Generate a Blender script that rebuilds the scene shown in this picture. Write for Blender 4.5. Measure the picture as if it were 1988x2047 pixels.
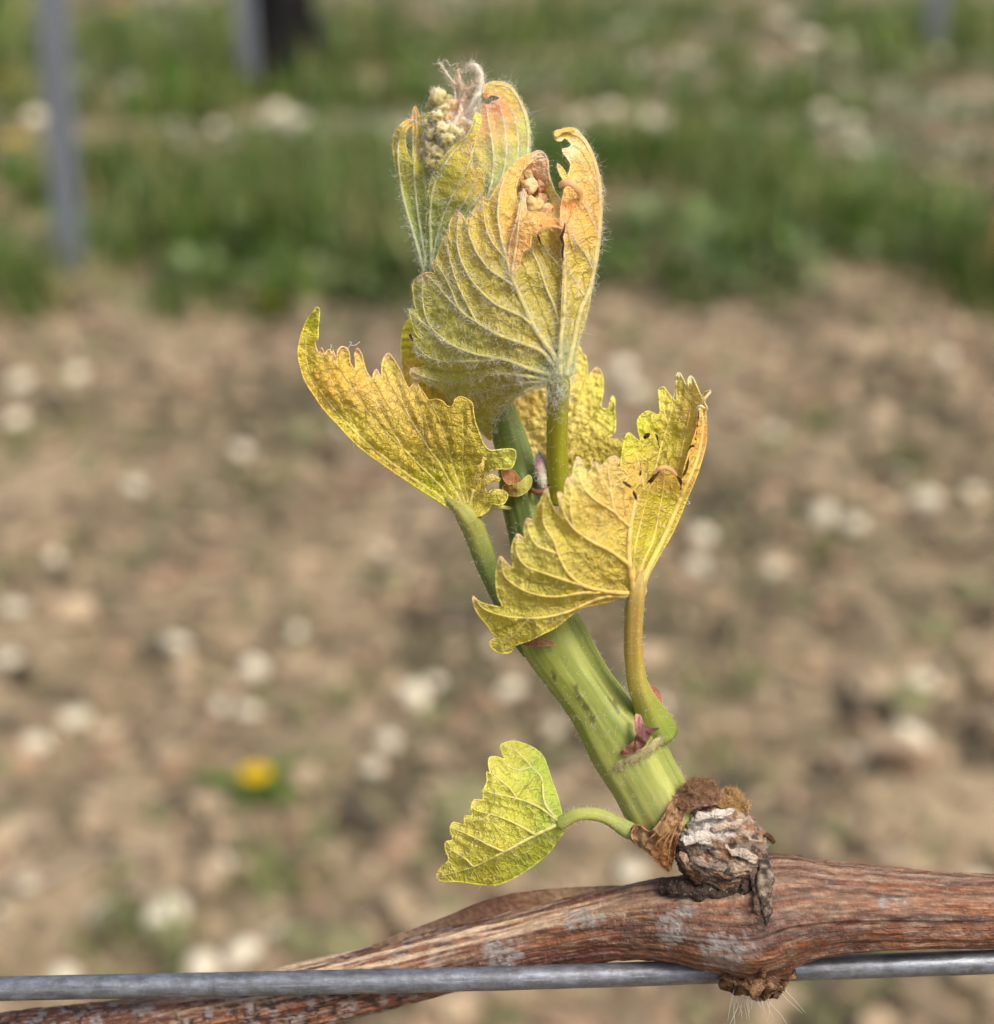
import bpy, math, random
import numpy as np
from mathutils import Vector, Matrix
from mathutils.geometry import delaunay_2d_cdt

# ------------------------------------------------------------------ camera, sky, sun, exposure
for o in list(bpy.data.objects):
    bpy.data.objects.remove(o, do_unlink=True)
SC = bpy.context.scene
COL = SC.collection
PW, PH = 1988.0, 2047.0            # photograph size, used to turn photo pixels into directions
FPX = 2900.0                       # focal length in photo pixels
PITCH = math.radians(24.0)
CAMZ = 0.65
DF = 0.155                         # distance to the shoot, metres
SUN_DIR = Vector((0.42, -0.40, 0.81)).normalized()   # towards the sun

cam = bpy.data.cameras.new("camera")
cam_o = bpy.data.objects.new("camera", cam)
COL.objects.link(cam_o)
cam_o.location = (0, 0, CAMZ)
cam_o.rotation_euler = (math.pi / 2 - PITCH, 0, 0)
cam.sensor_fit = 'HORIZONTAL'
cam.sensor_width = 36.0
cam.lens = 36.0 * FPX / PW
cam.clip_start = 0.005
cam.clip_end = 2000
cam.dof.use_dof = True
cam.dof.focus_distance = DF - 0.004
cam.dof.aperture_fstop = 15.5
SC.camera = cam_o

w = bpy.data.worlds.new("World")
SC.world = w
w.use_nodes = True
wn = w.node_tree
wn.nodes.clear()
sky = wn.nodes.new('ShaderNodeTexSky')
sky.sky_type = 'NISHITA'
sky.sun_disc = False
sky.sun_elevation = math.asin(SUN_DIR.z)
sky.sun_rotation = math.atan2(SUN_DIR.x, SUN_DIR.y)
sky.air_density = 1.0
sky.dust_density = 6.0
sky.ozone_density = 1.0
bg = wn.nodes.new('ShaderNodeBackground')
bg.inputs['Strength'].default_value = 0.15
wo = wn.nodes.new('ShaderNodeOutputWorld')
wn.links.new(sky.outputs[0], bg.inputs[0])
wn.links.new(bg.outputs[0], wo.inputs[0])

sl = bpy.data.lights.new("sun", 'SUN')
sl.energy = 2.6
sl.angle = math.radians(20)
sl.color = (1.0, 0.97, 0.92)
sun_o = bpy.data.objects.new("sun", sl)
COL.objects.link(sun_o)
sun_o.rotation_euler = (-SUN_DIR).to_track_quat('-Z', 'Y').to_euler()
sun_o.location = (3, -2, 6)

SC.view_settings.view_transform = 'Standard'
SC.view_settings.look = 'None'
SC.view_settings.exposure = 0.12
SC.view_settings.gamma = 1.0
SC.view_settings.use_curve_mapping = False
SC.render.engine = 'CYCLES'
SC.cycles.use_denoising = True
try:
    SC.cycles.denoiser = 'OPENIMAGEDENOISE'
except Exception:
    pass
SC.cycles.max_bounces = 6
SC.cycles.diffuse_bounces = 5
SC.cycles.glossy_bounces = 2
SC.cycles.transmission_bounces = 3
SC.cycles.transparent_max_bounces = 8

# ------------------------------------------------------------------ helpers: photo pixel -> place
RIGHT = np.array((1.0, 0, 0))
FWD = np.array((0, math.cos(PITCH), -math.sin(PITCH)))
UP = np.array((0, math.sin(PITCH), math.cos(PITCH)))
CAM = np.array((0, 0, CAMZ))
MM = DF / FPX                      # metres per photo pixel at the shoot


def P(x, y, z=0.0):
    """photo pixel + millimetres towards the camera from the plane of the shoot -> world point(s)"""
    x = np.asarray(x, float); y = np.asarray(y, float); z = np.asarray(z, float)
    d = DF - z * 0.001
    return (CAM + np.multiply.outer((x - PW / 2) / FPX * d, RIGHT)
            - np.multiply.outer((y - PH / 2) / FPX * d, UP) + np.multiply.outer(d, FWD))


def PP(pts):
    a = np.array(pts, float)
    return P(a[:, 0], a[:, 1], a[:, 2])


def ground_at(px, py, h=0.0):
    d = RIGHT * (px - PW / 2) / FPX - UP * (py - PH / 2) / FPX + FWD
    t = (h - CAMZ) / d[2]
    return CAM + d * t


def lin(r, g, b):
    f = lambda c: (c / 255 / 12.92) if c / 255 <= 0.04045 else ((c / 255 + 0.055) / 1.055) ** 2.4
    return np.array((f(r), f(g), f(b)))


# ------------------------------------------------------------------ vectorised noise
def _hash(ix, iy, iz, seed):
    h = (ix * 374761393 + iy * 668265263 + iz * 2147483647 + seed * 1274126177) & 0xFFFFFFFF
    h = ((h ^ (h >> 13)) * 1274126177) & 0xFFFFFFFF
    h = h ^ (h >> 16)
    return (h & 0xFFFF) / 65535.0 * 2 - 1


def noise3(p, seed=0):
    p = np.asarray(p, float)
    i = np.floor(p).astype(np.int64)
    f = p - i
    u = f * f * f * (f * (f * 6 - 15) + 10)
    r = 0
    for dx in (0, 1):
        wx = u[:, 0] if dx else 1 - u[:, 0]
        for dy in (0, 1):
            wy = u[:, 1] if dy else 1 - u[:, 1]
            for dz in (0, 1):
                wz = u[:, 2] if dz else 1 - u[:, 2]
                r = r + _hash(i[:, 0] + dx, i[:, 1] + dy, i[:, 2] + dz, seed) * wx * wy * wz
    return r


def fbm(p, seed=0, oct=4, gain=0.5):
    p = np.asarray(p, float)
    r = 0; a = 1.0
    for k in range(oct):
        r = r + a * noise3(p * (2.03 ** k) + k * 7.3, seed + k)
        a *= gain
    return r


def n2(x, y, s, seed=0, oct=3):
    return fbm(np.stack([x / s, y / s, np.full_like(x, 0.37)], 1), seed, oct)


def smooth(a, b, x):
    t = np.clip((x - a) / (b - a), 0, 1)
    return t * t * (3 - 2 * t)


def catmull(pts, step, closed=False):
    """centripetal Catmull-Rom through pts (any dimension), resampled about every `step`"""
    p = np.array(pts, float)
    n = len(p)
    if closed:
        q = np.vstack([p[-1], p, p[0], p[1]])
        segs = n
    else:
        q = np.vstack([2 * p[0] - p[1], p, 2 * p[-1] - p[-2]])
        segs = n - 1
    out = []
    for i in range(segs):
        p0, p1, p2, p3 = q[i], q[i + 1], q[i + 2], q[i + 3]
        t = [0.0]
        for a, b in ((p0, p1), (p1, p2), (p2, p3)):
            t.append(t[-1] + max(np.linalg.norm(b - a), 1e-9) ** 0.5)
        m = max(1, int(round(np.linalg.norm(p2 - p1) / step)))
        for k in range(m):
            x = t[1] + (t[2] - t[1]) * k / m
            A1 = (t[1] - x) / (t[1] - t[0]) * p0 + (x - t[0]) / (t[1] - t[0]) * p1
            A2 = (t[2] - x) / (t[2] - t[1]) * p1 + (x - t[1]) / (t[2] - t[1]) * p2
            A3 = (t[3] - x) / (t[3] - t[2]) * p2 + (x - t[2]) / (t[3] - t[2]) * p3
            B1 = (t[2] - x) / (t[2] - t[0]) * A1 + (x - t[0]) / (t[2] - t[0]) * A2
            B2 = (t[3] - x) / (t[3] - t[1]) * A2 + (x - t[1]) / (t[3] - t[1]) * A3
            out.append((t[2] - x) / (t[2] - t[1]) * B1 + (x - t[1]) / (t[2] - t[1]) * B2)
    if not closed:
        out.append(p[-1])
    return np.array(out)


# ------------------------------------------------------------------ mesh objects
class Geo:
    """verts, faces (tris and quads), uv1, uv2 and tint per vertex; several pieces can be added"""
    def __init__(s):
        s.v = []; s.f = []; s.u = []; s.w = []; s.t = []; s.n = 0

    def add(s, v, f, u=None, w=None, t=None):
        v = np.asarray(v, float)
        m = len(v)
        s.v.append(v)
        for q in f:
            q = np.asarray(q, np.int64)
            if len(q):
                s.f.append(q + s.n)
        s.u.append(np.zeros((m, 2)) if u is None else np.asarray(u, float))
        s.w.append(np.zeros((m, 2)) if w is None else np.asarray(w, float))
        t = np.ones(3) if t is None else np.asarray(t, float)
        s.t.append(np.broadcast_to(t, (m, 3)).copy())
        s.n += m
        return s


def link(name, me, parent=None, mat=None):
    o = bpy.data.objects.new(name, me)
    COL.objects.link(o)
    if mat is not None and me is not None and not me.materials:
        me.materials.append(mat)
    if parent is not None:
        o.parent = parent
        o.matrix_parent_inverse = Matrix.Translation(-parent_world(parent))
    return o


def parent_world(o):
    v = Vector(o.location)
    if o.parent is not None:
        pass                       # children keep world coordinates through their parent inverse
    return v


def mesh_from(geo, name, smooth_shade=True, origin=None):
    v = np.vstack(geo.v)
    if origin is None:
        origin = (v.min(0) + v.max(0)) / 2
    v = v - origin
    me = bpy.data.meshes.new(name)
    nl = sum(q.size for q in geo.f); nf = sum(len(q) for q in geo.f)
    loops = np.concatenate([q.ravel() for q in geo.f])
    sizes = np.concatenate([np.full(len(q), q.shape[1]) for q in geo.f])
    starts = np.concatenate([[0], np.cumsum(sizes)[:-1]])
    me.vertices.add(len(v)); me.loops.add(nl); me.polygons.add(nf)
    me.vertices.foreach_set('co', v.astype(np.float32).ravel())
    me.loops.foreach_set('vertex_index', loops.astype(np.int32))
    me.polygons.foreach_set('loop_start', starts.astype(np.int32))
    me.polygons.foreach_set('loop_total', sizes.astype(np.int32))
    me.polygons.foreach_set('use_smooth', np.full(nf, smooth_shade))
    me.update(calc_edges=True)
    me.validate()
    u = np.vstack(geo.u); ww = np.vstack(geo.w); t = np.vstack(geo.t)
    if len(me.loops) == nl:
        for nm, arr in (('uv', u), ('veinuv', ww)):
            if np.abs(arr).max() > 0:
                l = me.uv_layers.new(name=nm)
                l.data.foreach_set('uv', arr[loops].astype(np.float32).ravel())
    ca = me.color_attributes.new('tint', 'FLOAT_COLOR', 'POINT')
    ca.data.foreach_set('color', np.hstack([t, np.ones((len(t), 1))]).astype(np.float32).ravel())
    return me, Vector(origin)


def obj(name, geo, mat, parent=None, smooth_shade=True, origin=None):
    me, org = mesh_from(geo, name, smooth_shade, origin)
    o = link(name, me, None, mat)
    o.location = org
    if parent is not None:
        o.parent = parent
        o.matrix_parent_inverse = Matrix.Translation(-Vector(parent['_w'])) if '_w' in parent else parent.matrix_world.inverted()
    o['_w'] = tuple(org)
    return o


def tag(o, label=None, cat=None, group=None, kind=None):
    if label: o['label'] = label
    if cat: o['category'] = cat
    if group: o['group'] = group
    if kind: o['kind'] = kind
    return o


def empty(name, loc, label, cat, group=None):
    o = bpy.data.objects.new(name, None)
    o.empty_display_size = 0.02
    COL.objects.link(o)
    o.location = loc
    o['_w'] = tuple(loc)
    return tag(o, label, cat, group)


def tube(path, radii, nu=12, step=None, disp=None, caps=True, nv=None, flat=None, tint=None, start_dir=None):
    """swept tube; path Nx3 world, radii N (metres); returns verts, faces, uv (angle 0..1, length mm)"""
    path = np.asarray(path, float); radii = np.asarray(radii, float)
    if step:
        pr = catmull(np.hstack([path * 1000, radii[:, None] * 1000]), step * 1000)
        path = pr[:, :3] / 1000; radii = np.maximum(pr[:, 3] / 1000, 1e-6)
    n = len(path)
    tan = np.gradient(path, axis=0)
    tan /= np.linalg.norm(tan, axis=1)[:, None] + 1e-12
    a = -FWD if start_dir is None else np.asarray(start_dir, float)
    fr = []
    for i in range(n):
        a = a - tan[i] * np.dot(a, tan[i])
        a = a / (np.linalg.norm(a) + 1e-12)
        fr.append((a, np.cross(tan[i], a)))
    A = np.array([f[0] for f in fr]); B = np.array([f[1] for f in fr])
    th = np.arange(nu) / nu * 2 * math.pi
    s = np.concatenate([[0], np.cumsum(np.linalg.norm(np.diff(path, axis=0), axis=1))]) * 1000
    TH = np.tile(th, n); S = np.repeat(s, nu); R = np.repeat(radii, nu)
    I = np.repeat(np.arange(n), nu)
    dirs = A[I] * np.cos(TH)[:, None] + B[I] * np.sin(TH)[:, None]
    if flat is not None:
        dirs = A[I] * (np.cos(TH) * flat)[:, None] + B[I] * np.sin(TH)[:, None]
    if disp is not None:
        R = R + disp(TH, S, path[I] + dirs * R[:, None])
    v = path[I] + dirs * R[:, None]
    k = np.arange(n - 1)[:, None] * nu + np.arange(nu)[None, :]
    k2 = np.arange(n - 1)[:, None] * nu + (np.arange(nu)[None, :] + 1) % nu
    f = np.stack([k, k2, k2 + nu, k + nu], 2).reshape(-1, 4)
    uv = np.stack([TH / (2 * math.pi), S], 1)
    faces = [f]
    if caps:
        v = np.vstack([v, path[0], path[-1]])
        uv = np.vstack([uv, [0, s[0]], [0, s[-1]]])
        m = n * nu
        j = np.arange(nu); j2 = (j + 1) % nu
        faces.append(np.stack([np.full(nu, m), j2, j], 1))
        faces.append(np.stack([np.full(nu, m + 1), (n - 1) * nu + j, (n - 1) * nu + j2], 1))
    return v, faces, uv


def blob(center, radii, nu=28, nv=18, disp=None, rot=None):
    """displaced ellipsoid; axes in camera frame (right, up, towards camera)"""
    th = np.arange(nu) / nu * 2 * math.pi
    ph = np.linspace(0.0, math.pi, nv)
    T, F = np.meshgrid(th, ph)
    d = np.stack([np.cos(T) * np.sin(F), np.cos(F), np.sin(T) * np.sin(F)], 2).reshape(-1, 3)
    r = np.ones(len(d)) if disp is None else 1 + disp(d)
    q = d * r[:, None] * np.asarray(radii)
    if rot is not None:
        q = q @ np.array(Matrix.Rotation(rot, 3, 'Z')).T
    v = np.asarray(center) + q[:, :1] * RIGHT + q[:, 1:2] * UP - q[:, 2:3] * FWD
    k = np.arange(nv - 1)[:, None] * nu + np.arange(nu)[None, :]
    k2 = np.arange(nv - 1)[:, None] * nu + (np.arange(nu)[None, :] + 1) % nu
    f = np.stack([k, k + nu, k2 + nu, k2], 2).reshape(-1, 4)
    uv = np.stack([T.ravel() / 6.2832, F.ravel()], 1)
    return v, [f], uv, d


def hair_geo(geo, p, d, L, r, curl=0.3, K=4, seed=0, tint=(0.9, 0.88, 0.8)):
    """thin three-sided strands: p Nx3, d Nx3 unit, L N, r radius"""
    rng = np.random.default_rng(seed)
    p = np.asarray(p, float); d = np.asarray(d, float)
    N = len(p)
    if N == 0:
        return
    L = np.broadcast_to(L, (N,))
    side = rng.normal(size=(N, 3)); side -= d * (side * d).sum(1)[:, None]
    side /= np.linalg.norm(side, axis=1)[:, None] + 1e-9
    side2 = np.cross(d, side)
    c = rng.normal(size=(N, 2)) * curl
    w2 = rng.normal(size=(N, 2)) * curl * 0.6
    V = np.zeros((N, K, 3, 3))
    for k in range(K):
        t = k / (K - 1)
        q = p + d * (L * t)[:, None] + side * (L * (c[:, 0] * t * t + w2[:, 0] * math.sin(t * 5)))[:, None] \
            + side2 * (L * (c[:, 1] * t * t + w2[:, 1] * math.sin(t * 4)))[:, None]
        rr = r * (1 - 0.75 * t)
        for j in range(3):
            a = j * 2.0944
            V[:, k, j] = q + side * (rr * math.cos(a)) + side2 * (rr * math.sin(a))
    base = (np.arange(N) * K * 3)[:, None, None]
    kk = (np.arange(K - 1) * 3)[None, :, None]
    j = np.arange(3)[None, None, :]; j2 = (np.arange(3)[None, None, :] + 1) % 3
    f = np.stack([base + kk + j, base + kk + j2, base + kk + 3 + j2, base + kk + 3 + j], 3).reshape(-1, 4)
    geo.add(V.reshape(-1, 3), [f], t=tint)


# ------------------------------------------------------------------ materials
def mat_new(name):
    m = bpy.data.materials.new(name)
    m.use_nodes = True
    nt = m.node_tree
    nt.nodes.clear()
    return m, nt


class N:
    def __init__(s, nt): s.nt = nt

    def __call__(s, typ, **kw):
        n = s.nt.nodes.new(typ)
        for k, v in kw.items():
            if k.startswith('i_'):
                key = k[2:]
                key = int(key) if key.isdigit() else key.replace('_', ' ')
                tgt = n.inputs[key]
                if hasattr(v, 'node'):
                    s.nt.links.new(v, tgt)
                else:
                    tgt.default_value = v
            else:
                setattr(n, k, v)
        return n

    def math(s, op, a, b=None, c=None, clamp=False):
        n = s.nt.nodes.new('ShaderNodeMath'); n.operation = op; n.use_clamp = clamp
        for i, x in enumerate((a, b, c)):
            if x is None: continue
            if hasattr(x, 'node'): s.nt.links.new(x, n.inputs[i])
            else: n.inputs[i].default_value = x
        return n.outputs[0]

    def mix(s, fac, a, b, mode='MIX'):
        n = s.nt.nodes.new('ShaderNodeMix'); n.data_type = 'RGBA'; n.blend_type = mode
        for sock, x in ((n.inputs[0], fac), (n.inputs[6], a), (n.inputs[7], b)):
            if hasattr(x, 'node'): s.nt.links.new(x, sock)
            elif isinstance(x, (int, float)): sock.default_value = x
            else: sock.default_value = (*x[:3], 1)
        return n.outputs[2]

    def ramp(s, fac, a, b, lo=0.0, hi=1.0):
        n = s.nt.nodes.new('ShaderNodeMapRange'); n.interpolation_type = 'SMOOTHSTEP'
        s.nt.links.new(fac, n.inputs[0])
        n.inputs[1].default_value = a; n.inputs[2].default_value = b
        n.inputs[3].default_value = lo; n.inputs[4].default_value = hi
        return n.outputs[0]

    def scale(s, vec, sx, sy, sz=1.0):
        n = s.nt.nodes.new('ShaderNodeVectorMath'); n.operation = 'MULTIPLY'
        s.nt.links.new(vec, n.inputs[0]); n.inputs[1].default_value = (sx, sy, sz)
        return n.outputs[0]

    def add(s, a, b):
        n = s.nt.nodes.new('ShaderNodeVectorMath'); n.operation = 'ADD'
        s.nt.links.new(a, n.inputs[0]); s.nt.links.new(b, n.inputs[1])
        return n.outputs[0]


def leaf_material(name, under=True, fine=1.0, transl=0.36, rough=0.55, line=0.35, rung=True, gain=1.3):
    """leaf blade; uv in photo pixels/100, veinuv = (along vein, away from vein)/100"""
    m, nt = mat_new(name)
    n = N(nt)
    tint = n('ShaderNodeAttribute', attribute_name='tint').outputs['Color']
    tint = n.mix(1.0, tint, (gain * 0.88, gain * 0.96, gain * 0.76), 'MULTIPLY')
    uv = n('ShaderNodeUVMap', uv_map='uv').outputs[0]
    vu = n('ShaderNodeUVMap', uv_map='veinuv').outputs[0]
    nz = n('ShaderNodeTexNoise', i_Vector=uv, i_Scale=7.0, i_Detail=3.0)
    nzs = n.scale(nz.outputs['Color'], 0.10, 0.10, 0)
    # ladder cells between the side veins, then fine areoles
    vv = n.add(n.scale(vu, 5.6, 2.0), n.scale(nz.outputs['Color'], 0.9, 0.9, 0))
    v1 = n('ShaderNodeTexVoronoi', feature='DISTANCE_TO_EDGE', voronoi_dimensions='2D', i_Vector=vv, i_Scale=1.0)
    v2 = n('ShaderNodeTexVoronoi', feature='DISTANCE_TO_EDGE', voronoi_dimensions='2D', i_Vector=n.add(uv, nzs), i_Scale=9.5 * fine)
    v3 = n('ShaderNodeTexVoronoi', feature='DISTANCE_TO_EDGE', voronoi_dimensions='2D', i_Vector=n.add(uv, nzs), i_Scale=21.0 * fine)
    l1 = n.ramp(v1.outputs['Distance'], 0.0, 0.20, 1, 0)
    l2 = n.ramp(v2.outputs['Distance'], 0.0, 0.17, 1, 0)
    l3 = n.ramp(v3.outputs['Distance'], 0.0, 0.22, 1, 0)
    lines = n.math('ADD', n.math('MULTIPLY', l1, 0.75 if rung else 0.15), n.math('ADD', n.math('MULTIPLY', l2, 0.5), n.math('MULTIPLY', l3, 0.14)))
    lines = n.math('MINIMUM', lines, 1.2)
    big = n('ShaderNodeTexNoise', i_Vector=uv, i_Scale=2.6, i_Detail=4.0, i_Roughness=0.6)
    var = n.ramp(big.outputs['Fac'], 0.3, 0.72, 0.0, 1.0)
    base = n.mix(n.math('MULTIPLY', var, 0.28), tint, n.mix(1.0, tint, (0.68, 0.66, 0.52), 'MULTIPLY'))
    if under:
        pale = n.mix(0.5, n.mix(1.0, tint, (1.3, 1.3, 1.5), 'MULTIPLY'), (0.74, 0.68, 0.36))
        base = n.mix(n.math('MULTIPLY', lines, line), base, pale)
    else:
        dark = n.mix(1.0, tint, (0.60, 0.54, 0.38), 'MULTIPLY')
        base = n.mix(n.math('MULTIPLY', lines, line), base, dark)
    fl = n('ShaderNodeTexNoise', i_Vector=uv, i_Scale=48.0, i_Detail=3.0)
    base = n.mix(n.ramp(fl.outputs['Fac'], 0.50, 0.80, 0, 0.18), base, n.mix(1.0, base, (1.5, 1.45, 1.5), 'MULTIPLY'))
    h = n.math('MULTIPLY', lines, 1.0 if under else -1.0)
    h = n.math('ADD', h, n.math('MULTIPLY', fl.outputs['Fac'], 0.22))
    bump = n('ShaderNodeBump', i_Strength=0.8, i_Distance=0.00017, i_Height=h)
    pr = n('ShaderNodeBsdfPrincipled', i_Base_Color=base, i_Roughness=rough, i_Normal=bump.outputs[0])
    pr.inputs['Specular IOR Level'].default_value = 0.32
    tr = n('ShaderNodeBsdfTranslucent', i_Color=n.mix(1.0, base, (1.18, 1.10, 0.70), 'MULTIPLY'), i_Normal=bump.outputs[0])
    mx = n('ShaderNodeMixShader', i_0=transl)
    nt.links.new(pr.outputs[0], mx.inputs[1]); nt.links.new(tr.outputs[0], mx.inputs[2])
    out = n('ShaderNodeOutputMaterial')
    nt.links.new(mx.outputs[0], out.inputs[0])
    return m


def tint_material(name, rough=0.5, spec=0.35, streak=None, bump=0.0, nscale=30.0, nvar=0.35, sss=0.0, transl=0.0,
                  streak_amt=0.4, speck=None, speck_amt=0.0, bump_dist=0.0002, gain=1.0, streak_col=(0.4, 0.35, 0.3)):
    """vertex tint + noise variation (uv: angle, mm); streak = (angle scale, length scale)"""
    m, nt = mat_new(name)
    n = N(nt)
    tint = n('ShaderNodeAttribute', attribute_name='tint').outputs['Color']
    if gain != 1.0: tint = n.mix(1.0, tint, (gain, gain, gain), 'MULTIPLY')
    uv = n('ShaderNodeUVMap', uv_map='uv').outputs[0]
    tc = n('ShaderNodeTexCoord').outputs['Object']
    nz = n('ShaderNodeTexNoise', i_Vector=tc, i_Scale=nscale * 1000 / 30, i_Detail=5.0, i_Roughness=0.6)
    v = n.ramp(nz.outputs['Fac'], 0.32, 0.7, 0, 1)
    col = n.mix(n.math('MULTIPLY', v, nvar), tint, n.mix(1.0, tint, (0.5, 0.48, 0.42), 'MULTIPLY'))
    h = nz.outputs['Fac']
    if streak:
        sv = n.scale(uv, streak[0], streak[1])
        st = n('ShaderNodeTexNoise', i_Vector=sv, i_Scale=1.0, i_Detail=6.0, i_Roughness=0.65)
        s1 = n.ramp(st.outputs['Fac'], 0.42, 0.6, 0, 1)
        col = n.mix(n.math('MULTIPLY', s1, streak_amt), col, n.mix(1.0, tint, streak_col, 'MULTIPLY'))
        h = n.math('ADD', n.math('MULTIPLY', st.outputs['Fac'], -1.6), h)
    if speck is not None:
        sp = n('ShaderNodeTexNoise', i_Vector=tc, i_Scale=3200.0, i_Detail=2.0)
        col = n.mix(n.ramp(sp.outputs['Fac'], 0.60, 0.70, 0, speck_amt), col, speck)
        h = n.math('ADD', h, n.math('MULTIPLY', sp.outputs['Fac'], 0.5))
    kw = {}
    if bump > 0:
        bp = n('ShaderNodeBump', i_Strength=bump, i_Distance=bump_dist, i_Height=h)
        kw['i_Normal'] = bp.outputs[0]
    pr = n('ShaderNodeBsdfPrincipled', i_Base_Color=col, i_Roughness=rough, **kw)
    pr.inputs['Specular IOR Level'].default_value = spec
    if sss > 0:
        pr.inputs['Subsurface Weight'].default_value = sss
        pr.inputs['Subsurface Radius'].default_value = (1.0, 0.8, 0.25)
        pr.inputs['Subsurface Scale'].default_value = 0.0012
    out = n('ShaderNodeOutputMaterial')
    if transl > 0:
        tr = n('ShaderNodeBsdfTranslucent', i_Color=col)
        mx = n('ShaderNodeMixShader', i_0=transl)
        nt.links.new(pr.outputs[0], mx.inputs[1]); nt.links.new(tr.outputs[0], mx.inputs[2])
        nt.links.new(mx.outputs[0], out.inputs[0])
    else:
        nt.links.new(pr.outputs[0], out.inputs[0])
    return m


M = {}
M['leaf_under'] = leaf_material('leaf_underside', True, 1.0, 0.26, 0.55, 0.66, gain=1.3)
M['leaf_upper'] = leaf_material('leaf_upperside', False, 1.0, 0.28, 0.45, 0.46, gain=1.34)
M['leaf_gold'] = leaf_material('leaf_golden_underside', True, 0.8, 0.34, 0.5, 0.42, gain=1.16)
M['leaf_wool'] = leaf_material('leaf_woolly', True, 1.2, 0.24, 0.8, 0.40, rung=False, gain=1.3)
M['vein'] = tint_material('leaf_vein', 0.5, 0.3, nvar=0.25, bump=0.3, nscale=40, transl=0.15, gain=0.95)
M['stem'] = tint_material('green_stem', 0.55, 0.3, streak=(30.0, 0.10), bump=0.35, nvar=0.15, sss=0.35, gain=0.72, streak_amt=0.32, bump_dist=0.00010, streak_col=(0.62, 0.68, 0.5))
M['cane'] = tint_material('cane_bark', 0.42, 0.5, streak=(60.0, 0.42), bump=0.9, nvar=0.5, streak_amt=0.40, speck=(0.66, 0.58, 0.52), speck_amt=0.14, bump_dist=0.0003, streak_col=(0.30, 0.22, 0.18))
M['scale'] = tint_material('dry_scale', 0.6, 0.3, streak=(18.0, 0.5), bump=0.7, nvar=0.5, transl=0.15)
M['knob'] = tint_material('old_bark', 0.75, 0.2, bump=1.0, nvar=0.65, nscale=38, speck=(0.75, 0.72, 0.68), speck_amt=0.2, bump_dist=0.0005)
M['hair'] = tint_material('plant_hair', 0.5, 0.3, nvar=0.0, transl=0.25)
M['bud'] = tint_material('flower_bud', 0.6, 0.25, bump=0.6, nvar=0.3, nscale=60, sss=0.3)
M['wire'] = tint_material('galvanised_wire', 0.42, 0.5, streak=(9.0, 0.35), bump=0.35, nvar=0.7, nscale=22, streak_amt=0.55, speck=(0.62, 0.65, 0.68), speck_amt=0.12, bump_dist=0.0001)
for nd in M['wire'].node_tree.nodes:
    if nd.type == 'BSDF_PRINCIPLED':
        nd.inputs['Metallic'].default_value = 0.55


# ------------------------------------------------------------------ leaf sheets
def tps(ctrl):
    c = np.array(ctrl, float)
    xy = c[:, :2] / 100.0
    n = len(c)
    d2 = ((xy[:, None] - xy[None]) ** 2).sum(2)
    K = np.where(d2 > 0, 0.5 * d2 * np.log(d2 + 1e-12), 0) + np.eye(n) * 0.02
    Pm = np.hstack([np.ones((n, 1)), xy])
    A = np.zeros((n + 3, n + 3))
    A[:n, :n] = K; A[:n, n:] = Pm; A[n:, :n] = Pm.T
    sol = np.linalg.solve(A, np.concatenate([c[:, 2], np.zeros(3)]))

    def f(x, y):
        q = np.stack([x, y], 1) / 100.0
        d2 = ((q[:, None] - xy[None]) ** 2).sum(2)
        U = np.where(d2 > 0, 0.5 * d2 * np.log(d2 + 1e-12), 0)
        return U @ sol[:n] + sol[n] + q @ sol[n + 1:]
    return f


def inside(poly, x, y):
    r = np.zeros(len(x), bool)
    x0, y0 = poly[:, 0], poly[:, 1]
    x1, y1 = np.roll(x0, -1), np.roll(y0, -1)
    for a, b, c, d in zip(x0, y0, x1, y1):
        if b == d: continue
        r ^= ((b > y) != (d > y)) & (x < (c - a) * (y - b) / (d - b) + a)
    return r


def idw(ctrl, x, y, power=3.0):
    xy = np.array([c[:2] for c in ctrl], float); col = np.array([c[2] for c in ctrl], float)
    d = np.sqrt((x[:, None] - xy[None, :, 0]) ** 2 + (y[:, None] - xy[None, :, 1]) ** 2) + 12.0
    wgt = d ** -power
    return (wgt[:, :, None] * col[None]).sum(1) / wgt.sum(1)[:, None]


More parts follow.
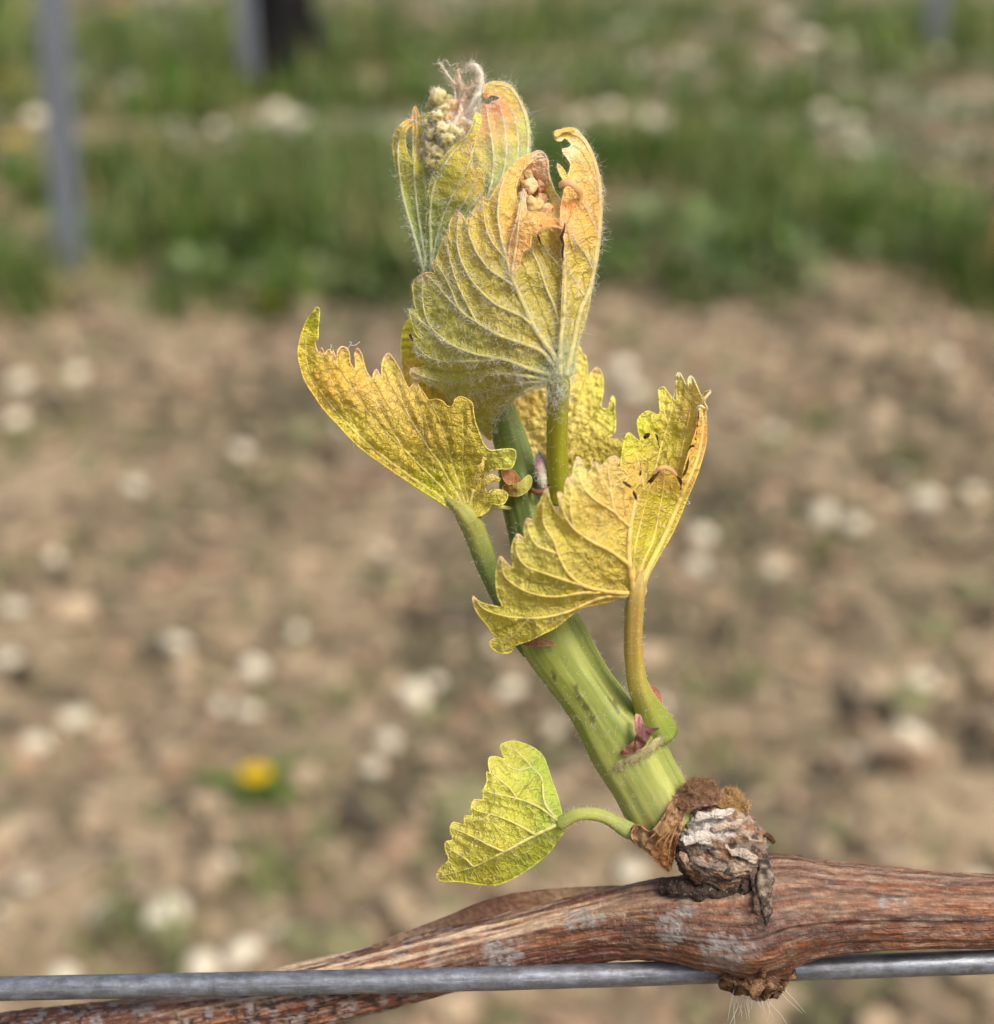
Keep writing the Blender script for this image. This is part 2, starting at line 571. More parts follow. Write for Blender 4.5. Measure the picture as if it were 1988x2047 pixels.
class Sheet:
    def __init__(s, outline, ctrl, veins=(), tint=(), tips=(), spacing=3.6, pucker=0.35, dw=9.0, wav=0.35, quilt=0.0,
                 under=True, seed=1, tipcol=(0.72, 0.42, 0.32), tipr=13.0, edge=1.5, wavs=55.0, fine=0.10):
        s.zf0 = tps(ctrl)
        s.seed = seed; s.wav = wav; s.wavs = wavs; s.quilt = quilt; s.pk = pucker; s.dw = dw; s.under = under; s.fine = fine
        s.tintc = tint; s.tips = tips; s.tipcol = np.array(tipcol); s.tipr = tipr; s.edge_r = edge
        rng = np.random.default_rng(seed)
        ol = catmull(outline, spacing * 0.9, True)
        keep = [0]
        for i in range(1, len(ol)):
            if np.linalg.norm(ol[i] - ol[keep[-1]]) > spacing * 0.35:
                keep.append(i)
        ol = ol[keep]
        s.ol = ol
        s.veins = [(catmull(v[0], 4.0), v[1], v[2]) for v in veins]
        vp = [v[0] for v in s.veins]
        s.vpts = np.vstack(vp) if vp else np.zeros((0, 2))
        s.vu = np.concatenate([np.concatenate([[0], np.cumsum(np.linalg.norm(np.diff(v, axis=0), axis=1))]) + 37 * k for k, v in enumerate(vp)]) if vp else np.zeros(0)
        x0, y0 = ol.min(0); x1, y1 = ol.max(0)
        gx, gy = np.meshgrid(np.arange(x0, x1, spacing), np.arange(y0, y1, spacing * 0.87))
        gx = gx + (np.arange(gx.shape[0]) % 2)[:, None] * spacing / 2
        g = np.stack([gx.ravel(), gy.ravel()], 1) + rng.normal(size=(gx.size, 2)) * spacing * 0.10
        g = g[inside(ol, g[:, 0], g[:, 1])]
        dm = np.full(len(g), 1e9)
        for i in range(0, len(ol), 200):
            dm = np.minimum(dm, np.sqrt(((g[:, None] - ol[None, i:i + 200]) ** 2).sum(2)).min(1))
        g = g[dm > spacing * 0.55]
        pts = np.vstack([ol, g])
        m = len(ol)
        r = delaunay_2d_cdt([Vector(p) for p in pts], [(i, (i + 1) % m) for i in range(m)], [], 1, 1e-4)
        s.xy = np.array([tuple(v) for v in r[0]])
        f = np.array([t for t in r[2] if len(t) == 3])
        a, b, c = s.xy[f[:, 0]], s.xy[f[:, 1]], s.xy[f[:, 2]]
        cen = (a + b + c) / 3
        ok = inside(ol, cen[:, 0], cen[:, 1])
        f = f[ok]; a, b, c = a[ok], b[ok], c[ok]
        cr = (b[:, 0] - a[:, 0]) * (c[:, 1] - a[:, 1]) - (b[:, 1] - a[:, 1]) * (c[:, 0] - a[:, 0])
        f[cr > 0] = f[cr > 0][:, ::-1]
        s.f = f
        s.W, s.z = s.place(s.xy[:, 0], s.xy[:, 1])

    def vein_d(s, x, y):
        if len(s.vpts) == 0:
            return np.full(len(x), 30.0), np.zeros(len(x))
        d = np.full(len(x), 1e9); u = np.zeros(len(x))
        q = np.stack([x, y], 1)
        for i in range(0, len(x), 2000):
            dd = ((q[i:i + 2000, None] - s.vpts[None]) ** 2).sum(2)
            k = dd.argmin(1)
            d[i:i + 2000] = np.sqrt(dd[np.arange(len(k)), k]); u[i:i + 2000] = s.vu[k]
        return d, u

    def place(s, x, y):
        """depth field: spline through control points + waves + relief between the veins"""
        z = s.zf0(x, y)
        z = z + s.wav * n2(x, y, s.wavs, s.seed, 2)
        d, u = s.vein_d(x, y)
        pk = s.pk * (1 - np.exp(-(d / s.dw) ** 2)) * (0.75 + 0.5 * n2(x, y, 22.0, s.seed + 5, 2))
        z = z + (-pk if s.under else pk)
        if s.quilt:
            q = np.abs(n2(x, y, 15.0, s.seed + 9, 2))
            z = z + s.quilt * np.sqrt(q + 0.02)
        z = z + s.fine * n2(x, y, 8.0, s.seed + 3, 2)
        return np.stack([x, y], 1), z

    def tint(s, x, y):
        c = idw(s.tintc, x, y)
        c = c * (1 + 0.10 * n2(x, y, 30.0, s.seed + 11, 3))[:, None]
        if len(s.tips):
            t = np.array(s.tips, float)
            d = np.sqrt((x[:, None] - t[None, :, 0]) ** 2 + (y[:, None] - t[None, :, 1]) ** 2).min(1)
            k = np.exp(-(d / s.tipr) ** 2)[:, None] * 0.8
            c = c * (1 - k) + s.tipcol * k
        return c

    def blade(s, geo):
        x, y = s.xy[:, 0], s.xy[:, 1]
        d, u = s.vein_d(x, y)
        v = P(x, y, s.z)
        t = s.tint(x, y)
        # paler thin margin
        geo.add(v, [s.f], s.xy / 100.0, np.stack([u, d], 1) / 100.0 + 0.001, t)
        if s.edge_r > 0:
            o = np.vstack([s.ol, s.ol[:2]])
            _, zo = s.place(o[:, 0], o[:, 1])
            w = P(o[:, 0], o[:, 1], zo)
            vv, ff, uu = tube(w, np.full(len(w), s.edge_r * MM), 5, caps=False)
            tt = np.repeat(s.tint(o[:, 0], o[:, 1]), 5, axis=0) * np.array((1.25, 1.25, 1.5)) + 0.04
            geo.add(vv, ff, np.repeat(o, 5, axis=0) / 100.0, None, np.clip(tt, 0, 0.9))

    def frame(s, x, y):
        """surface point, normal (towards camera) at photo positions"""
        e = 1.5
        _, z = s.place(x, y); _, zx = s.place(x + e, y); _, zy = s.place(x, y + e)
        p = P(x, y, z); a = P(x + e, y, zx) - p; b = P(x, y + e, zy) - p
        nrm = np.cross(b, a); nrm /= np.linalg.norm(nrm, axis=1)[:, None] + 1e-12
        flip = (nrm * FWD).sum(1) > 0
        nrm[flip] *= -1
        return p, nrm, a / np.linalg.norm(a, axis=1)[:, None], b / np.linalg.norm(b, axis=1)[:, None]


def make_leaf(name, root, sheets, mat, label=None, vein_tint=(0.62, 0.56, 0.22), vein_off=0.4, hairs=0, hair_len=9, edge_hairs=0,
              vein_hairs=0, vein_mix=0.62, seed=3, hair_tint=(0.92, 0.90, 0.80), hair_r=0.30, extra=None):
    g = Geo()
    for s in sheets:
        s.blade(g)
    if extra: extra(g)
    leaf = obj(name, g, mat, root)
    if label: leaf['label'] = label
    hg = Geo()
    rng = np.random.default_rng(seed)
    for s in sheets:
        for (vp, r0, r1) in s.veins:
            n = len(vp)
            _, z = s.place(vp[:, 0], vp[:, 1])
            r = np.linspace(r0, r1, n)
            pth = P(vp[:, 0], vp[:, 1], z + vein_off * r * MM * 1000)
            vv, ff, uu = tube(pth, r * MM * 0.82, 8, flat=0.6)
            tt = np.vstack([np.repeat(s.tint(vp[:, 0], vp[:, 1]), 8, axis=0), s.tint(vp[[0, -1], 0], vp[[0, -1], 1])])
            vg = Geo().add(vv, ff, uu, None, np.clip(tt * 1.25 * (1 - vein_mix) + np.array(vein_tint) * 1.15 * vein_mix, 0, 0.9))
            obj('vein', vg, M['vein'], leaf)
            if vein_hairs:
                m = int(n * vein_hairs)
                k = rng.integers(0, n, m)
                off = rng.normal(size=(m, 2)) * 3.0
                x, y = vp[k, 0] + off[:, 0], vp[k, 1] + off[:, 1]
                p, nr, a, b = s.frame(x, y)
                p = p + nr * (r[k] * MM * 0.9)[:, None]
                tg = np.gradient(pth, axis=0)[k]; tg /= np.linalg.norm(tg, axis=1)[:, None]
                d = tg * rng.normal(size=(m, 1)) + nr * 0.35 + a * rng.normal(size=(m, 1)) * 0.7
                d /= np.linalg.norm(d, axis=1)[:, None]
                hair_geo(hg, p, d, rng.uniform(0.5, 1.7, m) * hair_len * MM, hair_r * MM, 0.9, 5, seed + 1, hair_tint)
        if hairs:
            k = rng.choice(len(s.xy), min(int(hairs * len(s.xy)), len(s.xy)), replace=False)
            x, y = s.xy[k, 0], s.xy[k, 1]
            p, nr, a, b = s.frame(x, y)
            d = a * rng.normal(size=(len(k), 1)) + b * rng.normal(size=(len(k), 1)) + nr * 0.4
            d /= np.linalg.norm(d, axis=1)[:, None]
            hair_geo(hg, p, d, rng.uniform(0.5, 1.8, len(k)) * hair_len * MM, hair_r * MM, 0.9, 5, seed + 2, hair_tint)
        if edge_hairs:
            o = s.ol
            nx = np.roll(o, -1, 0) - np.roll(o, 1, 0)
            nx = np.stack([nx[:, 1], -nx[:, 0]], 1); nx /= np.linalg.norm(nx, axis=1)[:, None] + 1e-9
            t = o + nx * 3
            if inside(o, t[:, 0], t[:, 1]).mean() > 0.5: nx = -nx
            k = rng.integers(0, len(o), int(len(o) * edge_hairs))
            _, z = s.place(o[k, 0], o[k, 1])
            p = P(o[k, 0], o[k, 1], z)
            q = P(o[k, 0] + nx[k, 0] * 5, o[k, 1] + nx[k, 1] * 5, z)
            d = q - p; d /= np.linalg.norm(d, axis=1)[:, None]
            d = d + rng.normal(size=d.shape) * 0.5; d /= np.linalg.norm(d, axis=1)[:, None]
            hair_geo(hg, p, d, rng.uniform(0.2, 1.0, len(k)) ** 1.4 * hair_len * 0.75 * MM, hair_r * 0.85 * MM, 0.9, 5, seed + 4, hair_tint)
    if hg.n:
        h = obj('hairs', hg, M['hair'], leaf)
        h['kind'] = 'stuff'
    return leaf


def petiole(name, parent, pts, tints, mat='stem', nu=28, ridges=5, ridge=0.03, seed=0, hairs=0, hair_len=7):
    """pts: (x, y, z_mm, radius_px); tints: colours along the length"""
    a = np.array(pts, float)
    w = P(a[:, 0], a[:, 1], a[:, 2]); r = a[:, 3] * MM
    dsp = lambda T, S, X: np.interp(S, [0, 1], [0, 0]) + r.mean() * (ridge * np.sin(T * ridges + 0.6 * np.sin(S * 0.3)) + 0.05 * fbm(X * 500, seed, 3))
    v, f, uv = tube(w, r, nu, step=0.0004, disp=dsp)
    tt = np.array(tints, float)
    L = uv[:, 1].max()
    t = np.stack([np.interp(uv[:, 1] / L, np.linspace(0, 1, len(tt)), tt[:, k]) for k in range(3)], 1)
    # ribs of the stem are tinted lighter than the grooves between them
    t = t * (1 + 0.07 * np.sin(uv[:, 0] * 6.2832 * ridges + 0.6 * np.sin(uv[:, 1] * 0.3)))[:, None]
    o = obj(name, Geo().add(v, f, uv, None, t), M[mat], parent)
    if hairs:
        rng = np.random.default_rng(seed + 50)
        n = len(v) - 2
        k = rng.integers(0, n, hairs)
        c = np.array([v[(i // nu) * nu:(i // nu) * nu + nu].mean(0) for i in k])
        nr = v[k] - c; nr /= np.linalg.norm(nr, axis=1)[:, None]
        d = nr + rng.normal(size=nr.shape) * 0.6; d /= np.linalg.norm(d, axis=1)[:, None]
        hg = Geo(); hair_geo(hg, v[k], d, rng.uniform(0.3, 1.3, hairs) * hair_len * MM, 0.28 * MM, 0.6, 4, seed, (0.85, 0.84, 0.74))
        h = obj('hairs', hg, M['hair'], o); h['kind'] = 'stuff'
    return o

# ------------------------------------------------------------------ ground
def soil_h(x, y):
    """height of the soil surface (metres)"""
    amp = smooth(0.0, 0.6, y) * (1 - 0.5 * smooth(6, 20, y))
    q = np.stack([x, y, np.zeros_like(x)], 1)
    h = 0.014 * fbm(q * 7.0, 21, 3) + 0.016 * np.abs(fbm(q * 17.0, 31, 3)) + 0.007 * fbm(q * 55.0, 41, 2)
    return h * amp - 0.004


def axis(lim, n, dense, k=3.2):
    t = np.linspace(-1, 1, n)
    return np.sign(t) * (dense * np.abs(t) + (lim - dense) * np.abs(t) ** (k * 3))


gx = axis(160, 300, 2.4)
ty = np.linspace(0, 1, 430)
gy = -6 + 0.0 * ty
gy = np.concatenate([np.linspace(-60, -1, 14)[:-1], np.linspace(-1, 0.4, 30)[:-1], np.linspace(0.4, 5.0, 330)[:-1], 5.0 * (300 / 5.0) ** np.linspace(0, 1, 80)])
GX, GY = np.meshgrid(gx, gy)
x, y = GX.ravel(), GY.ravel()
z = soil_h(x, y)
nx_, ny_ = len(gx), len(gy)
k = (np.arange(ny_ - 1)[:, None] * nx_ + np.arange(nx_ - 1)[None, :]).ravel()
f = np.stack([k, k + 1, k + nx_ + 1, k + nx_], 1)
q = np.stack([x, y, 0 * x], 1)
c1 = lin(158, 141, 115); c2 = lin(130, 116, 92); c3 = lin(98, 92, 70)
a = smooth(-0.5, 0.6, fbm(q * 9, 3, 4))[:, None]; b = smooth(0.1, 0.8, fbm(q * 4 + 9, 4, 3))[:, None]
t = c1 * a + c2 * (1 - a); t = t * (1 - b) + c3 * b
# green film of seedlings where weeds grow along the rows
M['soil'] = None
m, nt = mat_new('soil'); n = N(nt)
tintn = n('ShaderNodeAttribute', attribute_name='tint').outputs['Color']
tc = n('ShaderNodeTexCoord').outputs['Object']
nz = n('ShaderNodeTexNoise', i_Vector=tc, i_Scale=60.0, i_Detail=6.0, i_Roughness=0.65)
n3 = n('ShaderNodeTexNoise', i_Vector=tc, i_Scale=260.0, i_Detail=3.0)
col = n.mix(n.ramp(nz.outputs['Fac'], 0.35, 0.65, 0, 0.5), tintn, n.mix(1.0, tintn, (0.5, 0.47, 0.43), 'MULTIPLY'))
col = n.mix(n.ramp(n3.outputs['Fac'], 0.6, 0.75, 0, 0.4), col, (0.62, 0.55, 0.45))
bp = n('ShaderNodeBump', i_Strength=0.8, i_Distance=0.004, i_Height=n.math('ADD', nz.outputs['Fac'], n3.outputs['Fac']))
pr = n('ShaderNodeBsdfPrincipled', i_Base_Color=col, i_Roughness=0.95, i_Normal=bp.outputs[0])
pr.inputs['Specular IOR Level'].default_value = 0.1
out = n('ShaderNodeOutputMaterial'); nt.links.new(pr.outputs[0], out.inputs[0])
M['soil'] = m
g_o = obj('ground', Geo().add(np.stack([x, y, z], 1), [f], None, None, t), M['soil'], None, True, (0, 0, 0))
tag(g_o, 'dry brown crumbly soil of the vineyard floor', 'ground', kind='structure')


def matte(name, rough=0.85, nscale=3.0, nvar=0.35, transl=0.0, bump=0.3):
    m, nt = mat_new(name); n = N(nt)
    tn = n('ShaderNodeAttribute', attribute_name='tint').outputs['Color']
    tc = n('ShaderNodeTexCoord').outputs['Object']
    nz = n('ShaderNodeTexNoise', i_Vector=tc, i_Scale=nscale * 40, i_Detail=5.0)
    col = n.mix(n.ramp(nz.outputs['Fac'], 0.35, 0.68, 0, nvar), tn, n.mix(1.0, tn, (0.5, 0.47, 0.4), 'MULTIPLY'))
    bp = n('ShaderNodeBump', i_Strength=bump, i_Distance=0.002, i_Height=nz.outputs['Fac'])
    pr = n('ShaderNodeBsdfPrincipled', i_Base_Color=col, i_Roughness=rough, i_Normal=bp.outputs[0])
    pr.inputs['Specular IOR Level'].default_value = 0.25
    out = n('ShaderNodeOutputMaterial')
    if transl:
        tr = n('ShaderNodeBsdfTranslucent', i_Color=col)
        mx = n('ShaderNodeMixShader', i_0=transl)
        nt.links.new(pr.outputs[0], mx.inputs[1]); nt.links.new(tr.outputs[0], mx.inputs[2])
        nt.links.new(mx.outputs[0], out.inputs[0])
    else:
        nt.links.new(pr.outputs[0], out.inputs[0])
    return m


M['stone'] = matte('limestone', 0.9, 3, 0.25)
M['clod'] = matte('soil_clod', 0.95, 4, 0.5)
M['grass'] = matte('grass_blade', 0.5, 1, 0.15, 0.35, 0.0)
M['straw'] = matte('dry_straw', 0.8, 2, 0.3, 0.15)
M['steel'] = matte('galvanised_steel', 0.5, 1, 0.3)
M['bark'] = matte('vine_trunk_bark', 0.95, 2, 0.6, 0, 1.0)
M['petal'] = matte('yellow_petal', 0.6, 2, 0.15, 0.25)

# unit lump (20-face icosphere style, deformed) used for clods and stones
phi = (1 + 5 ** 0.5) / 2
ICO = np.array([(-1, phi, 0), (1, phi, 0), (-1, -phi, 0), (1, -phi, 0), (0, -1, phi), (0, 1, phi), (0, -1, -phi), (0, 1, -phi), (phi, 0, -1), (phi, 0, 1), (-phi, 0, -1), (-phi, 0, 1)]) / math.sqrt(1 + phi * phi)
ICF = np.array([(0, 11, 5), (0, 5, 1), (0, 1, 7), (0, 7, 10), (0, 10, 11), (1, 5, 9), (5, 11, 4), (11, 10, 2), (10, 7, 6), (7, 1, 8), (3, 9, 4), (3, 4, 2), (3, 2, 6), (3, 6, 8), (3, 8, 9), (4, 9, 5), (2, 4, 11), (6, 2, 10), (8, 6, 7), (9, 8, 1)])


def ico2():
    v = list(map(tuple, ICO)); f2 = []; cache = {}
    def mid(a, b):
        key = (min(a, b), max(a, b))
        if key not in cache:
            p = (np.array(v[a]) + np.array(v[b])); p /= np.linalg.norm(p)
            cache[key] = len(v); v.append(tuple(p))
        return cache[key]
    for a, b, c in ICF:
        ab, bc, ca = mid(a, b), mid(b, c), mid(c, a)
        f2 += [(a, ab, ca), (b, bc, ab), (c, ca, bc), (ab, bc, ca)]
    return np.array(v), np.array(f2)


IC2, ICF2 = ico2()
rng = np.random.default_rng(5)


def in_view(p, margin=1.12):
    d = p - CAM
    zc = d @ FWD
    return (np.abs((d @ RIGHT) / zc * FPX) < PW / 2 * margin) & (np.abs((d @ UP) / zc * FPX) < PH / 2 * margin) & (zc > 0.1)


# soil clods: far too many to count, one piece of loose crumb cover
nC = 27000
yy = 0.35 + 3.8 * rng.random(nC) ** 1.5
xx = rng.uniform(-1, 1, nC) * (0.70 + 0.50 * yy)
sz = np.exp(rng.normal(-5.1, 0.55, nC)); sz = np.clip(sz, 0.002, 0.020)
V = np.zeros((nC, 12, 3)); T = np.zeros((nC, 12, 3))
zz = soil_h(xx, yy)
jit = 1 + 0.42 * rng.normal(size=(nC, 12))
sc = np.stack([sz * rng.uniform(0.7, 1.3, nC), sz * rng.uniform(0.7, 1.3, nC), sz * rng.uniform(0.45, 0.8, nC)], 1)
V = ICO[None] * jit[:, :, None] * sc[:, None] + np.stack([xx, yy, zz + sz * 0.25], 1)[:, None]
pal = np.array([lin(168, 149, 122), lin(150, 131, 106), lin(122, 108, 88), lin(86, 78, 64), lin(178, 158, 130), lin(156, 130, 106), lin(122, 120, 86)])
T[:] = pal[rng.integers(0, len(pal), nC)][:, None] * rng.uniform(0.8, 1.15, (nC, 1, 1))
F = (ICF[None] + (np.arange(nC) * 12)[:, None, None]).reshape(-1, 3)
cl = obj('soil_clods', Geo().add(V.reshape(-1, 3), [F], None, None, T.reshape(-1, 3)), M['clod'], None, False, (0, 0, 0))
tag(cl, 'loose brown clods and crumbs covering the bare soil', 'soil', kind='stuff')


def strands(nB, pos, length, width, lean, cols, seed, K=4, droop=0.6):
    """flat tapered blades; pos Nx3, returns one Geo"""
    r = np.random.default_rng(seed)
    az = r.uniform(0, 2 * math.pi, nB)
    d = np.stack([np.cos(az), np.sin(az), 0 * az], 1)
    s = np.stack([-np.sin(az), np.cos(az), 0 * az], 1)
    ln = np.abs(r.normal(0, lean, nB))
    V = np.zeros((nB, K, 2, 3))
    for k in range(K):
        t = k / (K - 1)
        up = length * t * np.cos(ln * t * droop + 0.2 * ln)
        ou = length * t * np.sin(np.clip(ln * (0.4 + t * droop), 0, 1.9))
        c = pos + d * ou[:, None] + np.array((0, 0, 1.0)) * up[:, None]
        wd = width * (1 - t ** 1.6 * 0.92)
        V[:, k, 0] = c - s * (wd / 2)[:, None]; V[:, k, 1] = c + s * (wd / 2)[:, None]
    b = (np.arange(nB) * K * 2)[:, None]; kk = (np.arange(K - 1) * 2)[None]
    f = np.stack([b + kk, b + kk + 1, b + kk + 3, b + kk + 2], 2).reshape(-1, 4)
    T = np.repeat(cols, K * 2, axis=0)
    return Geo().add(V.reshape(-1, 3), [f], None, None, T)


# dry straw litter on the bare soil
nS = 4200
yy = 0.4 + 3.4 * rng.random(nS) ** 1.4
xx = rng.uniform(-1, 1, nS) * (0.70 + 0.50 * yy)
az = rng.uniform(0, 6.28, nS); L = rng.uniform(0.015, 0.07, nS)
p0 = np.stack([xx, yy, soil_h(xx, yy) + 0.006], 1)
dd = np.stack([np.cos(az), np.sin(az), rng.uniform(-0.05, 0.25, nS)], 1)
sg = Geo()
hair_geo(sg, p0, dd / np.linalg.norm(dd, axis=1)[:, None], L, 0.0009, 0.25, 3, 8, (1, 1, 1))
pal = np.array([lin(206, 186, 146), lin(180, 158, 118), lin(150, 130, 100), lin(190, 176, 150)])
sg.t[0] = np.repeat(pal[rng.integers(0, 4, nS)], 9, axis=0)
so = obj('straw_litter', sg, M['straw'], None, True, (0, 0, 0))
tag(so, 'scattered dry straw and twig litter on the bare soil', 'straw', kind='stuff')

# grass and weeds: strips along the vine rows
GREENS = np.array([lin(92, 120, 44), lin(70, 100, 32), lin(116, 138, 66), lin(56, 80, 28), lin(138, 152, 98), lin(100, 126, 50)])


def grass_field(cnt, sampler, seed, hmean, wmean, name, label, lean=0.55):
    r = np.random.default_rng(seed)
    xs, ys = sampler(r, cnt)
    q = np.stack([xs, ys, 0 * xs], 1)
    clump = smooth(-0.2, 0.55, fbm(q * np.array((3.4, 2.2, 1)), seed, 4))
    keep = r.random(len(xs)) < 0.05 + 0.95 * clump
    xs, ys, q, clump = xs[keep], ys[keep], q[keep], clump[keep]
    hgt = hmean * (0.35 + 1.0 * clump) * np.exp(r.normal(0, 0.28, len(xs)))
    ci = np.clip((fbm(q * 2.3 + 4, seed + 2, 2) * 0.5 + 0.5) * 6 + r.normal(0, 1.0, len(xs)), 0, 5.99).astype(int)
    cols = GREENS[ci] * r.uniform(0.8, 1.25, (len(xs), 1))
    dry = r.random(len(xs)) < 0.12
    cols[dry] = lin(190, 175, 120)
    pos = np.stack([xs, ys, soil_h(xs, ys) - 0.004], 1)
    g = strands(len(xs), pos, hgt, wmean * np.exp(r.normal(0, 0.4, len(xs))), lean, cols, seed)
    o = obj(name, g, M['grass'], None, True, (0, 0, 0))
    return tag(o, label, 'grass', kind='stuff')


def band(y0, y1, sl, xw):
    def f(r, n):
        xs = r.uniform(-xw, xw, n)
        ys = y0 + (y1 - y0) * r.random(n)
        ys = ys + 0.10 * noise3(np.stack([xs * 1.7, 0 * xs, 0 * xs + 3], 1), 77) + sl * xs
        return xs, ys
    return f


grass_field(58000, band(2.20, 3.55, 0.09, 2.8), 11, 0.080, 0.0075, 'grass', 'green grass strip under the nearer row of posts', 0.85)
grass_field(32000, band(4.05, 7.0, 0.0, 3.2), 12, 0.10, 0.010, 'grass', 'green grass strip under the farther row of posts', 0.85)
grass_field(22000, band(7.0, 26.0, 0.0, 9.0), 13, 0.13, 0.02, 'grass', 'pale green grass of the far vineyard floor', 0.8)


def weed_field(cnt, y0, y1, xw, size, seed, label, cols, dens=0.0, hmax=0.05):
    """rosettes of broad leaves, too many to count"""
    r = np.random.default_rng(seed)
    xs = r.uniform(-xw, xw, cnt); ys = r.uniform(y0, y1, cnt)
    q = np.stack([xs, ys, 0 * xs], 1)
    k = r.random(cnt) < smooth(-0.4 + dens, 0.5 + dens, fbm(q * 2.6, seed, 3))
    xs, ys = xs[k], ys[k]; n_ = len(xs); L = 7
    X = np.repeat(xs, L) + r.normal(0, size * 0.25, n_ * L); Y = np.repeat(ys, L) + r.normal(0, size * 0.25, n_ * L)
    az = r.uniform(0, 6.283, n_ * L); ln = size * np.exp(r.normal(0, 0.35, n_ * L))
    el = r.uniform(0.15, 1.1, n_ * L)
    base = np.stack([X, Y, soil_h(X, Y) + r.uniform(0, hmax, n_ * L)], 1)
    d = np.stack([np.cos(az) * np.cos(el), np.sin(az) * np.cos(el), np.sin(el)], 1)
    s_ = np.stack([-np.sin(az), np.cos(az), 0 * az], 1)
    V = np.stack([base, base + d * (ln * 0.5)[:, None] - s_ * (ln * 0.28)[:, None], base + d * ln[:, None] - np.array((0, 0, 1)) * (ln * 0.15)[:, None], base + d * (ln * 0.5)[:, None] + s_ * (ln * 0.28)[:, None]], 1)
    f = np.arange(n_ * L * 4).reshape(-1, 4)
    c = cols[np.repeat(r.integers(0, len(cols), n_), L)] * r.uniform(0.75, 1.25, (n_ * L, 1))
    o = obj('weeds', Geo().add(V.reshape(-1, 3), [f], None, None, np.repeat(c, 4, axis=0)), M['grass'], None, True, (0, 0, 0))
    return tag(o, label, 'weeds', kind='stuff')


WG1 = np.array([lin(88, 116, 44), lin(70, 98, 34), lin(112, 136, 68), lin(140, 154, 106), lin(78, 100, 50)])
WG2 = np.array([lin(140, 150, 116), lin(166, 168, 140), lin(112, 128, 86), lin(188, 184, 160), lin(98, 116, 70)])
weed_field(4000, 2.25, 3.6, 2.8, 0.030, 41, 'broad leaved weeds crowding the nearer grass strip', WG1, -0.1)
weed_field(3400, 3.4, 4.6, 3.2, 0.030, 42, 'sparse grey green weeds between the two grass strips', WG2, 0.0, 0.02)
weed_field(3000, 4.4, 7.5, 3.4, 0.045, 43, 'broad leaved weeds crowding the farther grass strip', np.vstack([WG1, WG2]), -0.1)
weed_field(2500, 7.5, 24.0, 8.0, 0.09, 44, 'hazy pale weeds of the far vineyard floor', WG2, -0.2)


def seedl(r, n):
    ys = 0.7 + 1.6 * r.random(n) ** 1.2
    return r.uniform(-1, 1, n) * (0.35 + 0.42 * ys), ys


r_ = np.random.default_rng(31)
cx, cy = seedl(r_, 26)
ii = r_.integers(0, 26, 900)
xs = cx[ii] + r_.normal(0, 0.02, 900); ys = cy[ii] + r_.normal(0, 0.02, 900)
g = strands(900, np.stack([xs, ys, soil_h(xs, ys)], 1), r_.uniform(0.012, 0.04, 900), r_.uniform(0.003, 0.007, 900), 0.9,
            np.array([lin(128, 140, 84), lin(104, 124, 66), lin(146, 148, 100)])[r_.integers(0, 3, 900)], 32)
tag(obj('seedling_weeds', g, M['grass'], None, True, (0, 0, 0)), 'sparse small green seedlings sprouting from the bare soil', 'weeds', kind='stuff')

# pale stones: each one a thing; the ones the photo shows clearly at their places, the rest scattered
SPOTS = [(508, 1331, 1.25), (145, 1414, 1.2), (68, 1470, 1.1), (828, 1402, 1.3), (870, 1372, 0.9), (776, 1482, 0.9), (745, 1535, 0.8),
         (275, 1745, 1.3), (212, 1800, 1.35), (440, 1741, 1.2), (330, 1842, 1.5), (120, 1905, 1.2), (405, 1935, 1.5), (490, 1926, 1.4),
         (560, 1885, 1.0), (440, 1415, 0.8), (355, 1305, 1.2), (110, 1150, 1.0), (40, 780, 1.3), (35, 860, 1.3), (155, 780, 1.2),
         (1645, 1025, 1.3), (1705, 1050, 1.1), (1400, 1085, 1.3), (1395, 1130, 1.2), (1850, 1010, 1.3), (1945, 980, 1.3), (1795, 950, 0.9),
         (1830, 1385, 1.2), (1820, 1495, 1.5), (1240, 740, 1.6), (1265, 790, 1.5), (1500, 735, 1.1), (1545, 855, 1.0), (1890, 720, 1.0),
         (1020, 1365, 1.0), (1260, 1725, 1.0), (30, 1240, 1.1), (20, 1345, 1.0), (270, 960, 1.0), (480, 890, 1.0), (1550, 1120, 0.9), (1730, 700, 0.8)]
FAR = [(555, 225, 2.4), (530, 240, 1.8), (600, 250, 2.0), (430, 250, 1.8), (325, 250, 1.8), (70, 250, 2.4), (85, 275, 2.0), (230, 150, 2.0), (260, 170, 2.0),
       (1290, 245, 2.6), (1320, 250, 2.2), (1150, 240, 2.0), (1500, 245, 2.0), (1640, 235, 2.4), (1690, 190, 2.2), (1700, 250, 2.0), (1450, 380, 1.6),
       (1610, 90, 2.6), (1560, 60, 2.4), (1850, 210, 2.2), (820, 250, 2.0), (715, 270, 2.0), (450, 190, 2.2), (1200, 300, 2.0), (1220, 225, 2.0)]
stone_meshes = []
for i in range(8):
    r = np.random.default_rng(100 + i)
    ax = r.uniform(0.75, 1.25, 3); ax[2] *= 0.72
    v = IC2 * (1 + 0.16 * fbm(IC2 * 1.6 + i * 5, 60 + i, 3))[:, None] * ax
    g = Geo().add(v, [ICF2], None, None, lin(226, 216, 190) * r.uniform(0.88, 1.02))
    me, _ = mesh_from(g, 'stone', True, (0, 0, 0)); me.materials.append(M['stone'])
    stone_meshes.append(me)


STALK = ground_at(1820, 1495, 0.01)


